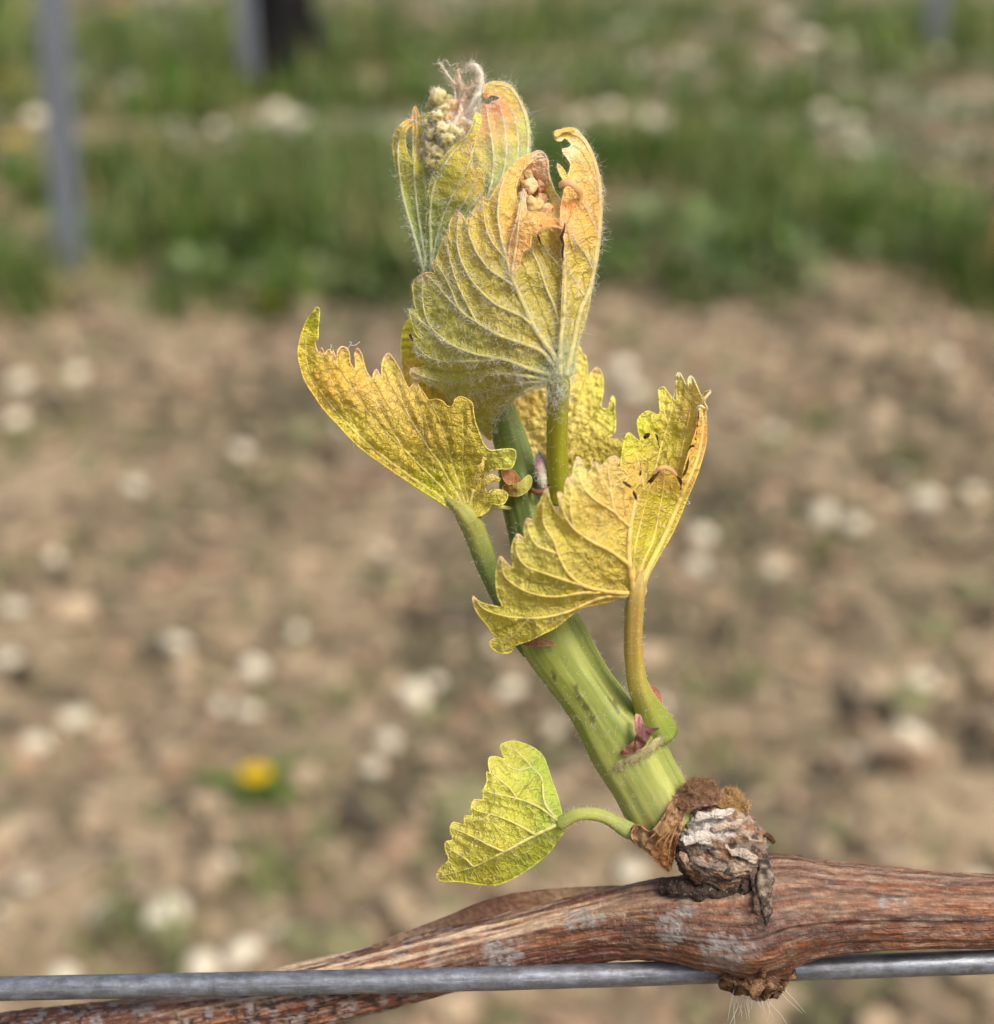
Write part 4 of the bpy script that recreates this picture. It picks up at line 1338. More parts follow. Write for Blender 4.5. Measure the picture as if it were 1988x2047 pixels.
# brown scar streaks on the stem
for (x0, y0, x1, y1, wd) in ((1148, 1372, 1188, 1438, 7), (1222, 1398, 1236, 1422, 6), (1100, 1336, 1116, 1362, 2.5)):
    tt = np.clip(((x - x0) * (x1 - x0) + (y - y0) * (y1 - y0)) / ((x1 - x0) ** 2 + (y1 - y0) ** 2), 0, 1)
    d = np.sqrt((x - x0 - tt * (x1 - x0)) ** 2 + (y - y0 - tt * (y1 - y0)) ** 2)
    front = ((v - CAM) @ FWD) < DF + 0.002
    k = (smooth(wd, wd * 0.2, d + 4 * fbm(v * 3000, 74, 2)) * front)[:, None] * 0.75
    c = c * (1 - k) + lin(92, 84, 52) * k
shoot = obj('shoot_stem', Geo().add(v, f, u, None, np.clip(c, 0.01, 0.9)), M['stem'], VINE)
shoot['label'] = 'ribbed green shoot stem with swollen nodes'
rng = np.random.default_rng(90)
n_ = len(v) - 2
k = rng.integers(0, n_, 2600)
cc = v[(k // 64) * 64] * 0.5 + v[(k // 64) * 64 + 32] * 0.5
nr = v[k] - cc; nr /= np.linalg.norm(nr, axis=1)[:, None]
d = nr * 0.6 + rng.normal(size=nr.shape) * 0.6; d /= np.linalg.norm(d, axis=1)[:, None]
hg = Geo(); hair_geo(hg, v[k], d, rng.uniform(0.3, 1.3, len(k)) * 10 * MM, 0.24 * MM, 0.8, 5, 1, (0.86, 0.86, 0.74))
h = obj('hairs', hg, M['hair'], shoot); h['kind'] = 'stuff'

# node details: tan fringe ring, dark red stipule, red scales
a = np.array([(1229, 1546, 3.4, 3), (1240, 1530, 4.3, 8), (1268, 1515, 4.8, 10), (1295, 1500, 4.7, 9), (1312, 1485, 4.2, 6), (1328, 1468, 3.2, 3)], float)
v, f, u = tube(P(a[:, 0], a[:, 1], a[:, 2]), a[:, 3] * MM, 16, step=0.0002, flat=0.4, disp=lambda T, S, X: 3 * MM * fbm(X * 1800, 75, 3))
fr = obj('node_fringe', Geo().add(v, f, u, None, lin(206, 200, 136) * (1 + 0.2 * fbm(v * 2500, 3, 2))[:, None]), M['stem'], shoot)
rng = np.random.default_rng(3)
k = rng.integers(0, len(v) - 2, 900)
d = -UP * 0.8 - RIGHT * 0.35 - FWD * 0.45 + rng.normal(size=(900, 3)) * 0.35; d /= np.linalg.norm(d, axis=1)[:, None]
hg = Geo(); hair_geo(hg, v[k], d, rng.uniform(5, 13, 900) * MM, 0.55 * MM, 0.5, 4, 3, lin(220, 208, 160)); h = obj('hairs', hg, M['hair'], fr); h['kind'] = 'stuff'
s = Sheet([(1272, 1428), (1281, 1432), (1287, 1446), (1300, 1455), (1318, 1456), (1306, 1464), (1298, 1476), (1288, 1492), (1272, 1502), (1252, 1510), (1240, 1508), (1248, 1496), (1264, 1486), (1272, 1470), (1270, 1450)],
          [(1272, 1428, 5.4), (1318, 1456, 4.9), (1240, 1508, 4.9), (1285, 1470, 6.4), (1270, 1500, 5.9)], [], [(1274, 1432, lin(222, 160, 150)), (1284, 1462, lin(122, 80, 72)), (1250, 1504, lin(176, 124, 98)), (1315, 1456, lin(84, 56, 52))],
          spacing=2.6, pucker=0, wav=0.5, wavs=16, seed=80, edge=1.0)
g = Geo(); s.blade(g); obj('stipule', g, M['scale'], shoot)
s = Sheet([(1299, 1374), (1306, 1372), (1316, 1380), (1323, 1392), (1324, 1406), (1318, 1413), (1308, 1404), (1301, 1392)], [(1299, 1374, 2.5), (1323, 1392, 1.5), (1318, 1413, 2.2), (1310, 1395, 2.6)], [],
          [(1305, 1380, lin(168, 106, 82)), (1318, 1408, lin(190, 130, 100))], spacing=2.6, pucker=0, wav=0.2, seed=81, edge=1.0)
g = Geo(); s.blade(g); obj('stipule', g, M['scale'], shoot)
s = Sheet([(1044, 1288), (1060, 1278), (1085, 1277), (1112, 1288), (1085, 1291), (1062, 1292)], [(1044, 1288, 3.6), (1112, 1288, 4.3), (1080, 1276, 4.4), (1080, 1292, 4.5)], [], [(1060, 1285, lin(158, 112, 86)), (1100, 1288, lin(168, 124, 92))],
          spacing=2.6, pucker=0, wav=0.2, seed=82, edge=1.0)
g = Geo(); s.blade(g); obj('stipule', g, M['scale'], shoot)
# upper node: orange brown stipule, green stipule, pink axillary bud in a red cup
s = Sheet([(1004, 940), (1018, 937), (1028, 942), (1036, 952), (1042, 962), (1030, 968), (1018, 969), (1008, 960)], [(1004, 940, 1.4), (1042, 962, 2.2), (1018, 969, 2.4), (1025, 945, 2.3)], [], [(1010, 945, lin(204, 150, 100)), (1035, 960, lin(180, 122, 78))],
          spacing=2.4, pucker=0, wav=0.2, seed=83, edge=1.0)
g = Geo(); s.blade(g); obj('stipule', g, M['scale'], shoot)
s = Sheet([(1006, 972), (1020, 970), (1040, 964), (1050, 955), (1058, 950), (1063, 956), (1062, 970), (1052, 984), (1036, 992), (1018, 990), (1008, 984)],
          [(1006, 972, 2.2), (1060, 952, 2.6), (1040, 990, 3.0), (1035, 975, 3.4)], [], [(1012, 980, lin(150, 110, 46)), (1055, 960, lin(190, 190, 90))], spacing=2.4, pucker=0, wav=0.2, seed=84, edge=1.2)
g = Geo(); s.blade(g); obj('stipule', g, M['scale'], shoot)
v, f, u, d = blob(P(1082, 938, 2.0), np.array((11.5, 37, 11.5)) * MM, 26, 30, disp=lambda d: 0.05 * fbm(d * 5, 85, 3) - 0.25 * smooth(0.3, 1.0, d[:, 1]), rot=0.10)
x, y = proj(v)
t = smooth(960, 935, y)[:, None] * (0.35 + 0.65 * smooth(0.1, 0.4, fbm(d * np.array((7, 2, 7)), 86, 3)))[:, None]
t2 = smooth(915, 905, y)[:, None]
c = lin(206, 204, 176) * (1 - t) + lin(196, 110, 140) * t
c = c * (1 - t2) + lin(216, 206, 110) * t2
bud = obj('axillary_bud', Geo().add(v, f, u, None, c), M['bud'], shoot)
bud['label'] = 'small pink and white downy bud beside the petiole'
rng = np.random.default_rng(4)
k = rng.integers(0, len(v), 700); nr = v[k] - P(1082, 938, 2.0)
dd = nr / np.linalg.norm(nr, axis=1)[:, None] * 0.5 + UP * 0.6 + rng.normal(size=nr.shape) * 0.35; dd /= np.linalg.norm(dd, axis=1)[:, None]
hg = Geo(); hair_geo(hg, v[k], dd, rng.uniform(4, 10, 700) * MM, 0.4 * MM, 0.4, 4, 2, (0.92, 0.88, 0.86)); h = obj('hairs', hg, M['hair'], bud); h['kind'] = 'stuff'
a = np.array([(1062, 978, 1.6, 4), (1072, 983, 2.8, 5), (1084, 983, 3.0, 5), (1096, 976, 2.2, 4)], float)
v, f, u = tube(P(a[:, 0], a[:, 1], a[:, 2]), a[:, 3] * MM, 10, step=0.0003)
obj('bud_cup', Geo().add(v, f, u, None, lin(160, 112, 84)), M['scale'], shoot)

# ------------------------------------------------------------------ leaves
OL = lin(172, 150, 62); YG = lin(190, 178, 74); GR = lin(172, 162, 74); OR = lin(224, 168, 84); GO = lin(204, 172, 74); RO = lin(222, 140, 84); YE = lin(220, 200, 96); DG = lin(150, 150, 74); WG = lin(158, 168, 104); TAN = lin(200, 158, 110); PK = lin(250, 212, 200)

# --- top leaf, its woolly underside to the viewer
t1_out = [(1130, 765), (1090, 765), (1066, 772), (1042, 784), (1018, 803), (998, 823), (985, 845), (981, 879), (966, 868), (940, 846), (900, 800), (880, 776), (862, 769), (839, 760), (821, 750), (822, 738), (841, 735), (852, 730),
          (840, 717), (832, 701), (826, 682), (820.6, 670), (832, 678), (841, 677), (834.6, 672), (829, 661), (824, 646), (821, 634), (819.6, 618), (832, 622), (828, 604), (826, 585), (825, 571), (830.5, 559), (848, 546.6), (862, 545), (870, 548),
          (865, 530), (867, 521), (874, 525), (873, 514), (878, 503), (884, 484), (894.7, 466), (898, 478), (904, 493), (899, 467), (900, 445.5), (905.6, 433), (918, 425), (927.5, 436), (934, 454), (934.5, 437), (944, 425), (957.5, 406), (967, 396), (975, 401),
          (985, 388), (992, 376), (1001.6, 362.6), (1007, 352), (1022.6, 333.7), (1043.6, 315), (1062, 307), (1075, 301), (1087, 305), (1092, 314), (1082, 313), (1066, 319), (1055, 330), (1042, 346), (1034, 364), (1031, 380), (1034, 400), (1042, 420),
          (1058, 436), (1085, 446), (1118, 446), (1132, 470), (1136, 540), (1136, 620), (1134, 690)]
t1_ctl = [(1118, 745, 9.0), (1085, 690, 9.2), (1060, 640, 9.0), (1030, 560, 8.2), (1005, 470, 7.4), (990, 400, 6.4), (1010, 360, 5.6), (1050, 315, 4.8), (1085, 308, 4.4), (940, 640, 7.2), (900, 600, 6.0), (835, 570, 2.6), (825, 640, 2.4), (824, 745, 1.8), (950, 720, 6.8), (885, 480, 4.2), (965, 400, 5.2),
          (995, 815, 4.0), (981, 879, 0.4), (900, 790, 0.9), (1040, 770, 7.4), (1095, 600, 7.4), (1130, 520, 7.0), (1080, 500, 6.2), (1130, 650, 8.4), (920, 430, 4.8), (1050, 430, 6.0)]
t1_veins = [([(1118, 750), (1108, 712), (1085, 680), (1069, 655), (1042.6, 597), (1027, 563), (1016, 526), (1003, 476), (996, 430), (999, 390), (1008, 356)], 7.5, 2.6),
            ([(1069, 655), (1045, 634), (990, 607), (960, 580), (937, 550), (916.6, 502), (914, 460), (918, 430)], 4.2, 1.3),
            ([(1036, 580), (1016, 563), (979.6, 539), (960, 515), (948, 494), (937, 455), (948, 425), (965, 399)], 3.6, 1.2),
            ([(1022, 548), (1011, 518), (990, 492), (979.6, 476), (970, 445), (967, 420), (966, 402)], 3.0, 1.1),
            ([(1112, 735), (1082, 702), (1042, 686), (998, 670), (953, 644), (919, 618), (901, 576), (882, 540), (869, 524)], 5.6, 1.4),
            ([(953, 644), (930, 600), (912, 560), (903, 530), (896, 500), (893, 470)], 3.0, 1.0),
            ([(919, 618), (890, 590), (870, 565), (850, 549)], 2.8, 1.0),
            ([(1106, 752), (1056, 736), (1006, 718), (948, 707), (890, 681), (856, 644), (845, 600), (844, 555)], 5.0, 1.3),
            ([(890, 681), (860, 655), (838, 640), (821, 622)], 2.6, 1.0),
            ([(1006, 718), (948, 722), (915, 724), (885, 722), (858, 714), (840, 700), (824, 676)], 3.2, 1.1),
            ([(1100, 760), (1053, 752), (990, 747), (937, 760), (885, 762), (845, 752), (826, 743)], 4.6, 1.2),
            ([(1096, 764), (1056, 764), (1016, 770), (980, 780), (948, 789), (910, 793)], 3.8, 1.2),
            ([(1094, 768), (1052, 782), (1020, 806), (998, 832), (984, 868)], 3.8, 1.6),
            ([(1120, 740), (1119, 680), (1119, 647), (1108, 610), (1095, 581), (1077, 529), (1062, 495), (1060, 474)], 5.6, 2.0),
            ([(1126, 540), (1112, 524), (1100, 510), (1085, 487)], 4.0, 1.6)]
T1 = Sheet(t1_out, t1_ctl, t1_veins,
           [(1110, 740, WG), (1060, 690, OL), (1000, 640, OL), (930, 690, GR), (860, 720, GR), (870, 600, GR), (840, 640, GR * 1.05), (950, 560, OL), (900, 500, OL * 1.05), (930, 450, GO), (990, 420, GO), (1010, 350, OR), (1060, 312, OR), (1086, 306, PK), (1040, 540, OL), (1085, 570, OL * 0.9), (1110, 480, OL), (1020, 440, OR), (970, 840, GR), (900, 780, YG), (1000, 790, OL * 0.9)],
           [(918, 425), (848, 546), (822, 742), (1084, 306)], pucker=0.42, dw=9, wav=0.45, seed=101, fine=0.14)
t2_out = [(1140, 757), (1153, 694), (1169, 647), (1184, 576), (1191, 541), (1198.6, 494), (1204, 415), (1201, 363), (1194, 332), (1185, 305), (1174, 284), (1164, 271), (1146, 256), (1128, 257.6), (1116, 264), (1109, 273), (1113, 280), (1122, 281), (1128, 275), (1137, 281), (1143, 290), (1136, 296), (1125, 299), (1127, 306),
          (1136, 318), (1141, 328), (1139, 342), (1134, 352), (1126, 338), (1115, 328), (1116, 338), (1123, 354), (1131, 366), (1127, 386), (1122, 410), (1121, 440), (1125, 470), (1126, 540), (1122, 640), (1118, 757)]
T2 = Sheet(t2_out, [(1130, 752, 9.0), (1122, 640, 9.0), (1150, 640, 8.2), (1180, 580, 5.4), (1126, 500, 8.0), (1160, 480, 7.4), (1197, 480, 4.2), (1203, 400, 3.6), (1165, 400, 6.2), (1125, 420, 6.6), (1185, 310, 3.8), (1150, 330, 5.6), (1120, 335, 6.6), (1130, 262, 5.0), (1111, 276, 6.6)],
           [([(1120, 752), (1121, 686), (1127, 634), (1130, 568), (1129, 515), (1127, 470), (1124, 440)], 6.4, 2.6), ([(1132, 752), (1147, 686), (1161, 620), (1178, 581), (1189, 529), (1197, 470), (1200, 415), (1197, 362), (1182, 308), (1160, 274), (1130, 264)], 7.5, 3.0),
            ([(1168, 592), (1155, 570), (1142, 548)], 2.6, 1.2), ([(1186, 540), (1168, 505), (1150, 480), (1142, 450)], 2.4, 1.0), ([(1196, 470), (1178, 430), (1160, 395), (1150, 360)], 2.4, 1.0), ([(1198, 400), (1180, 360), (1165, 330), (1150, 312)], 2.2, 1.0)],
           [(1130, 740, WG), (1150, 640, OL), (1160, 520, GO * 0.95), (1160, 430, OR), (1190, 400, OR), (1160, 330, OR), (1130, 265, lin(226, 186, 100)), (1120, 335, lin(222, 190, 100)), (1140, 420, RO), (1125, 300, PK)],
           [(1125, 300), (1115, 329)], pucker=0.32, dw=8, wav=0.35, seed=102, fine=0.12)
t3_out = [(1055, 422), (1078, 425), (1100, 430), (1115, 441), (1124, 456), (1108, 453), (1090, 453), (1076, 461), (1063, 473), (1059, 495), (1046, 503), (1040, 522), (1030, 542), (1021, 556), (1017, 530), (1021, 480), (1033, 440), (1040, 405), (1043, 388), (1047, 378), (1050, 390), (1051, 404)]
T3 = Sheet(t3_out, [(1021, 556, 8.6), (1020, 490, 8.0), (1040, 410, 7.4), (1047, 380, 7.6), (1055, 450, 9.2), (1060, 480, 9.2), (1090, 440, 9.0), (1120, 452, 8.6), (1078, 425, 8.2)], [([(1024, 545), (1032, 490), (1038, 440), (1044, 400), (1047, 382)], 3.2, 1.4)],
           [(1030, 520, lin(216, 152, 86)), (1060, 450, lin(214, 158, 84)), (1095, 445, lin(232, 138, 74)), (1075, 430, lin(222, 178, 100)), (1047, 380, PK)], [(1047, 379)], pucker=0.2, wav=0.3, wavs=30, seed=103, spacing=3.0)
t4_out = [(1026, 372), (1034, 350), (1050, 326), (1068, 310), (1086, 306), (1094, 318), (1095, 340), (1098, 356), (1108, 380), (1120, 398), (1122, 424), (1110, 446), (1080, 452), (1050, 446), (1032, 412)]
T4 = Sheet(t4_out, [(1026, 372, 4.4), (1050, 326, 4.2), (1086, 306, 4.6), (1095, 340, 5.0), (1118, 400, 5.0), (1080, 450, 5.0), (1060, 380, 1.8), (1075, 400, 2.0)], [([(1095, 320), (1098, 352), (1112, 390), (1120, 420)], 3.0, 2.0)],
           [(1085, 312, PK), (1092, 330, lin(232, 160, 150)), (1060, 340, lin(206, 150, 116)), (1075, 360, lin(196, 138, 112)), (1105, 385, YE), (1050, 400, DG), (1090, 440, lin(212, 180, 96)), (1115, 425, lin(216, 188, 104))], [(1086, 308)],
           pucker=0.2, wav=0.4, wavs=20, seed=104, under=False, spacing=3.0)


CURLS = []


def top_extra(g):
    for pts, c0, c1 in (([(1118, 370, 7.2, 4), (1128, 366, 7.8, 5), (1142, 367, 8.0, 5.5), (1154, 375, 7.6, 6), (1161, 388, 6.9, 6), (1161, 404, 6.2, 4), (1158, 420, 5.8, 1.5)], lin(246, 200, 170), lin(244, 196, 120)),
                        ([(1110, 273, 6.6, 4), (1115, 266, 6.4, 6), (1128, 260, 5.8, 6), (1146, 259, 5.0, 5)], lin(232, 196, 110), lin(224, 176, 84))):
        a = np.array(pts, float)
        v, f, u = tube(P(a[:, 0], a[:, 1], a[:, 2]), a[:, 3] * MM, 14, step=0.0002, flat=0.35, disp=lambda T, S, X: 2.6 * MM * fbm(X * 1200, 9, 3))
        t = ((u[:, 1] / u[:, 1].max())[:, None]) ** 0.35
        CURLS.append((v, f, u, np.clip(c0 * (1 - t) + c1 * t, 0, 0.95)))


topleaf = make_leaf('leaf', VINE, [T1, T2, T3, T4], M['leaf_under'], 'large cupped top leaf showing its veined downy underside', hairs=0.06, hair_len=9, edge_hairs=2.2, vein_hairs=3.0, seed=11, extra=top_extra)
petiole('petiole', topleaf, [(1117, 1000, 0.2, 24), (1116, 960, 1.4, 22), (1114, 900, 3.2, 20.5), (1115, 840, 5.2, 20.5), (1117, 790, 7.0, 21), (1117, 760, 8.2, 22), (1119, 735, 8.6, 17), (1121, 705, 8.9, 9), (1122, 680, 8.9, 3)], [lin(164, 168, 44), lin(172, 172, 40), lin(180, 178, 44), lin(182, 180, 80), WG], seed=201, hairs=260, ridges=4)
for (v, f, u, t) in CURLS:
    obj('curled_tooth', Geo().add(v, f, u, None, t), M['vein'], topleaf)
# dense wool where the veins meet
rng = np.random.default_rng(12)
cnt = 800
x = 1117 + rng.normal(0, 16, cnt); y = 748 + rng.normal(0, 32, cnt)
x = np.clip(x, 1094, 1146)
p = P(x, y, 9.2 + rng.normal(0, 0.25, cnt) - ((x - 1117) / 24.0) ** 2 * 1.1)
d = UP * rng.normal(size=(cnt, 1)) + RIGHT * rng.normal(size=(cnt, 1)) * 0.5 - FWD * 0.25; d /= np.linalg.norm(d, axis=1)[:, None]
hg = Geo(); hair_geo(hg, p, d, rng.uniform(6, 20, cnt) * MM, 0.30 * MM, 0.9, 5, 6, (0.93, 0.93, 0.84)); h = obj('hairs', hg, M['hair'], topleaf); h['kind'] = 'stuff'
# dark dried tears along the main vein
for pts in ([(1130, 446, 8.6, 1), (1127, 462, 9.2, 2.2), (1123, 474, 9.4, 3.2), (1127, 488, 9.4, 1.8), (1125, 500, 9.3, 2.2), (1126, 522, 9.2, .6)], [(1075, 468, 8.4, 1), (1078, 476, 8.6, 2), (1082, 488, 8.2, .8)], [(826, 682, 2.9, 1.5), (821, 671, 2.9, 2.5), (819, 668, 2.9, 2)]):
    a = np.array(pts, float)
    v, f, u = tube(P(a[:, 0], a[:, 1], a[:, 2]), a[:, 3] * MM, 8, step=0.0002)
    obj('dried_tear', Geo().add(v, f, u, None, lin(84, 34, 34)), M['scale'], topleaf)

# --- left leaf, upper side to the viewer
l_out = [(634.6, 613.7), (626, 624.6), (614, 639.6), (606, 658.7), (599, 682), (596, 709), (600.5, 731), (610, 761), (626, 787), (648, 818.5), (675.6, 848.5), (717.6, 892.5), (783, 940), (830, 972), (870, 997.5), (914.5, 1026), (935.5, 1034), (958, 1032), (975, 1022), (984, 1008), (1000, 1010), (1010, 1004), (1015, 988), (1003, 980), (984, 980),
         (974, 986), (968, 968), (970, 948), (988, 939), (1001.6, 937.4), (1022, 936), (1031.7, 907), (1027.6, 899), (1004, 898.5), (980, 900), (968, 890), (958, 865), (950, 842), (946.6, 822), (944, 806), (933, 797), (920, 793), (910, 799), (905, 812), (893, 811), (885, 802), (872, 798), (858, 800), (846, 792), (838, 774), (832, 757), (826, 768), (817, 777),
         (809, 760), (798.5, 736.6), (785, 715), (776.6, 706.5), (767, 717), (763, 740.6), (764, 760), (759, 749), (752.7, 739), (746.6, 747.5), (745, 758), (734, 745), (727.5, 727), (723, 708), (715, 697), (710, 704), (711, 730), (710, 740), (701.5, 728), (700, 726), (699, 712), (695, 698), (684, 693), (675.6, 701), (674, 716), (674, 733),
         (671, 716), (666, 701), (662, 717), (661, 725), (661, 700), (657, 699), (652, 704), (650, 711), (647, 704), (643.5, 695.6), (640, 704), (637, 706), (630.5, 690), (630.5, 682), (635, 678), (636, 654.6), (638, 634), (638, 618)]
l_ctl = [(634, 614, 2.5), (605, 660, 1.2), (597, 715, 0.6), (650, 820, 0.0), (720, 890, 0.2), (830, 970, 1.0), (935, 1030, 3.4), (640, 720, 1.4), (690, 720, 0.6), (715, 700, 0.2), (776, 710, -0.6), (832, 760, 1.2), (700, 800, 1.6), (770, 830, 1.8), (840, 900, 2.2), (900, 950, 2.4), (915, 797, 4.6), (945, 825, 5.2), (960, 870, 4.6), (880, 860, 3.6), (1025, 915, 3.4), (985, 920, 3.6), (1008, 995, 3.2), (965, 1000, 2.6), (980, 960, 1.6)]
l_veins = [([(928, 1026), (870, 986), (790, 930), (715, 868), (655, 800), (620, 745), (610, 700), (616, 655), (632, 622)], 6.5, 2.0), ([(922, 1018), (875, 965), (805, 895), (750, 840), (705, 780), (688, 730), (684, 702)], 5.2, 1.4),
           ([(926, 1012), (890, 945), (848, 880), (812, 820), (790, 760), (777, 715)], 5.0, 1.4), ([(930, 1008), (906, 935), (890, 870), (872, 825), (850, 790), (834, 766)], 4.4, 1.3), ([(936, 1006), (926, 945), (926, 880), (924, 830), (920, 802)], 4.2, 1.2),
           ([(940, 1010), (952, 960), (972, 925), (1000, 915), (1024, 914)], 3.8, 1.4), ([(805, 895), (765, 830), (740, 775), (724, 735), (716, 705)], 3.2, 1.1), ([(705, 780), (685, 755), (668, 725), (664, 710)], 2.2, 1.0), ([(715, 868), (690, 810), (665, 765), (650, 730), (644, 705)], 2.6, 1.0),
           ([(848, 880), (842, 830), (826, 790), (800, 750)], 2.4, 1.0), ([(848, 880), (790, 800), (765, 765), (754, 745)], 2.4, 1.0), ([(906, 935), (870, 890), (855, 850), (845, 815)], 2.2, 1.0), ([(926, 880), (945, 850), (940, 820)], 2.0, 1.0), ([(890, 945), (862, 935), (830, 905)], 2.0, 1.0)]
LL = Sheet(l_out, l_ctl, l_veins, [(630, 640, lin(206, 196, 70)), (605, 710, lin(222, 192, 84)), (660, 760, lin(216, 172, 86)), (720, 780, lin(218, 174, 96)), (780, 780, lin(222, 184, 112)), (770, 720, lin(222, 200, 110)), (850, 850, lin(206, 170, 84)), (910, 870, lin(196, 168, 72)), (900, 960, lin(194, 178, 66)), (800, 920, lin(206, 176, 76)),
                                   (1020, 915, lin(206, 200, 104)), (960, 980, lin(186, 160, 76)), (690, 850, lin(212, 190, 84)), (860, 985, lin(190, 182, 50)), (990, 990, lin(192, 176, 84))],
           [(776, 708), (752, 741), (684, 694), (832, 759), (715, 699), (643, 697), (666, 703)], pucker=0.40, dw=9, wav=0.4, seed=110, under=False, fine=0.16)
leftleaf = make_leaf('leaf', VINE, [LL], M['leaf_upper'], 'golden left leaf with finger like teeth along its upper edge', vein_tint=(0.62, 0.54, 0.14), vein_off=-0.25, hairs=0.03, edge_hairs=0.35, hair_len=7, vein_hairs=0.25, seed=12)
petiole('petiole', leftleaf, [(892, 998, 2.0, 4), (908, 1008, 2.6, 11), (922, 1018, 2.8, 17), (933, 1031, 2.8, 22), (943, 1048, 2.4, 23), (958, 1085, 1.6, 23), (980, 1140, 0.8, 21.5), (1004, 1195, 0.2, 21), (1040, 1262, -0.4, 26), (1065, 1300, -0.6, 22)], [lin(192, 186, 90), lin(176, 178, 92), lin(136, 154, 84), lin(110, 144, 80), G3], seed=202, hairs=500, ridges=6)
a = np.array([(950, 1024, 2.6, 7), (975, 1016, 2.6, 6), (1000, 1014, 2.0, 5), (1020, 1016, 0.8, 4)], float)
v, f, u = tube(P(a[:, 0], a[:, 1], a[:, 2]), a[:, 3] * MM, 10, step=0.0003)
obj('leaf_rim', Geo().add(v, f, u, None, lin(206, 206, 130)), M['vein'], leftleaf)
# crumpled basal lobe of the left leaf
for i, pts in enumerate(([(962, 985, 4.0, 3), (970, 965, 4.8, 6), (985, 955, 5.0, 6), (1000, 960, 4.4, 4)], [(978, 1000, 4.2, 4), (988, 988, 4.8, 6), (998, 984, 4.8, 6), (1003, 996, 4.2, 4)], [(945, 975, 3.6, 3), (955, 950, 4.4, 6), (962, 930, 4.8, 5), (970, 915, 4.4, 3)])):
    a = np.array(pts, float)
    v, f, u = tube(P(a[:, 0], a[:, 1], a[:, 2]), a[:, 3] * MM, 12, step=0.0002, flat=0.28, disp=lambda T, S, X: 4.5 * MM * fbm(X * 1300, 19, 4))
    obj('curled_tooth', Geo().add(v, f, np.stack(proj(v), 1) / 100.0, None, (lin(212, 186, 120), lin(216, 200, 110), lin(196, 170, 96))[i]), M['leaf_upper'], leftleaf)

# --- right golden leaf, three sheets: front half, folded right half, inner half behind
r1_out = [(1276, 1192), (1253, 1191.6), (1220, 1202), (1190, 1209), (1162.6, 1215.5), (1135, 1236), (1110, 1255), (1084, 1268), (1057.6, 1281), (1036, 1288), (1029, 1292), (1023, 1302), (1008, 1306), (989, 1299.6), (979, 1286.5), (986, 1278), (998, 1277), (984, 1264), (976, 1252), (955, 1226), (948, 1210), (946, 1192), (952, 1198), (963, 1205), (985, 1211), (1004, 1213),
          (996, 1192), (992, 1166), (992, 1144.6), (1001, 1113), (1013, 1126), (1025, 1136), (1023, 1105), (1026, 1083), (1036, 1068), (1044, 1074), (1050, 1080), (1048, 1060), (1049, 1046), (1054, 1037), (1064, 1040), (1072, 1046), (1071.5, 1024), (1082, 999), (1093.5, 977), (1099, 999), (1108, 1016.5), (1117, 1030), (1119, 1009), (1116, 985), (1122, 986), (1129, 993), (1130, 972), (1136, 955), (1142, 956),
          (1149, 928), (1155, 913.5), (1164, 925), (1176, 947), (1184, 934), (1190.6, 923), (1200, 933), (1215.6, 918), (1229, 912), (1238, 918), (1236, 934), (1249, 941.5), (1255, 953), (1250, 964), (1262, 974), (1272, 982), (1276, 1000), (1270, 1020), (1264, 1060), (1262, 1110), (1264, 1150)]
r1_ctl = [(1265, 1188, 8.6), (1258, 1050, 10.4), (1262, 1120, 10.0), (1220, 1110, 11.4), (1160, 1060, 13.0), (1100, 1000, 14.0), (1155, 915, 13.6), (1225, 915, 12.2), (1272, 990, 9.6), (1040, 1080, 12.6), (1000, 1120, 11.6), (946, 1192, 9.4), (1060, 1230, 10.4), (1015, 1300, 7.6), (1160, 1213, 9.0), (1120, 1160, 12.4), (1060, 1160, 12.2), (1200, 1000, 13.4)]
r1_veins = [([(1268, 1190), (1262, 1150), (1258, 1110), (1260, 1060), (1268, 1015), (1272, 990)], 7, 4), ([(1260, 1130), (1220, 1101), (1182, 1082), (1146, 1055), (1127, 1025), (1119, 992)], 5.0, 1.5), ([(1262, 1055), (1231, 1025), (1221, 973), (1217, 935), (1226, 918)], 4.6, 1.4), ([(1221, 985), (1205, 960), (1192, 930)], 3.0, 1.2), ([(1231, 1025), (1180, 990), (1160, 960), (1155, 920)], 3.4, 1.3),
            ([(1146, 1055), (1140, 1010), (1142, 985), (1137, 960)], 2.6, 1.1), ([(1262, 1186), (1220, 1183), (1166, 1170), (1136, 1145), (1116, 1107), (1108, 1082), (1089, 1050), (1085, 1020), (1092, 985)], 5.6, 1.4), ([(1116, 1107), (1090, 1098), (1073, 1090), (1058, 1065), (1054, 1041)], 3.0, 1.1), ([(1166, 1170), (1130, 1160), (1095, 1148), (1051, 1131), (1032, 1100), (1036, 1072)], 3.8, 1.2),
            ([(1220, 1184), (1166, 1185), (1120, 1192), (1084, 1191), (1043, 1178), (1010, 1152), (1002, 1118)], 4.2, 1.2), ([(1256, 1190), (1202, 1195), (1136, 1223), (1090, 1234), (1057, 1236), (1005, 1231), (966, 1216), (948, 1195)], 4.6, 1.3), ([(1057, 1237), (1035, 1260), (1010, 1290)], 2.4, 1.1)]
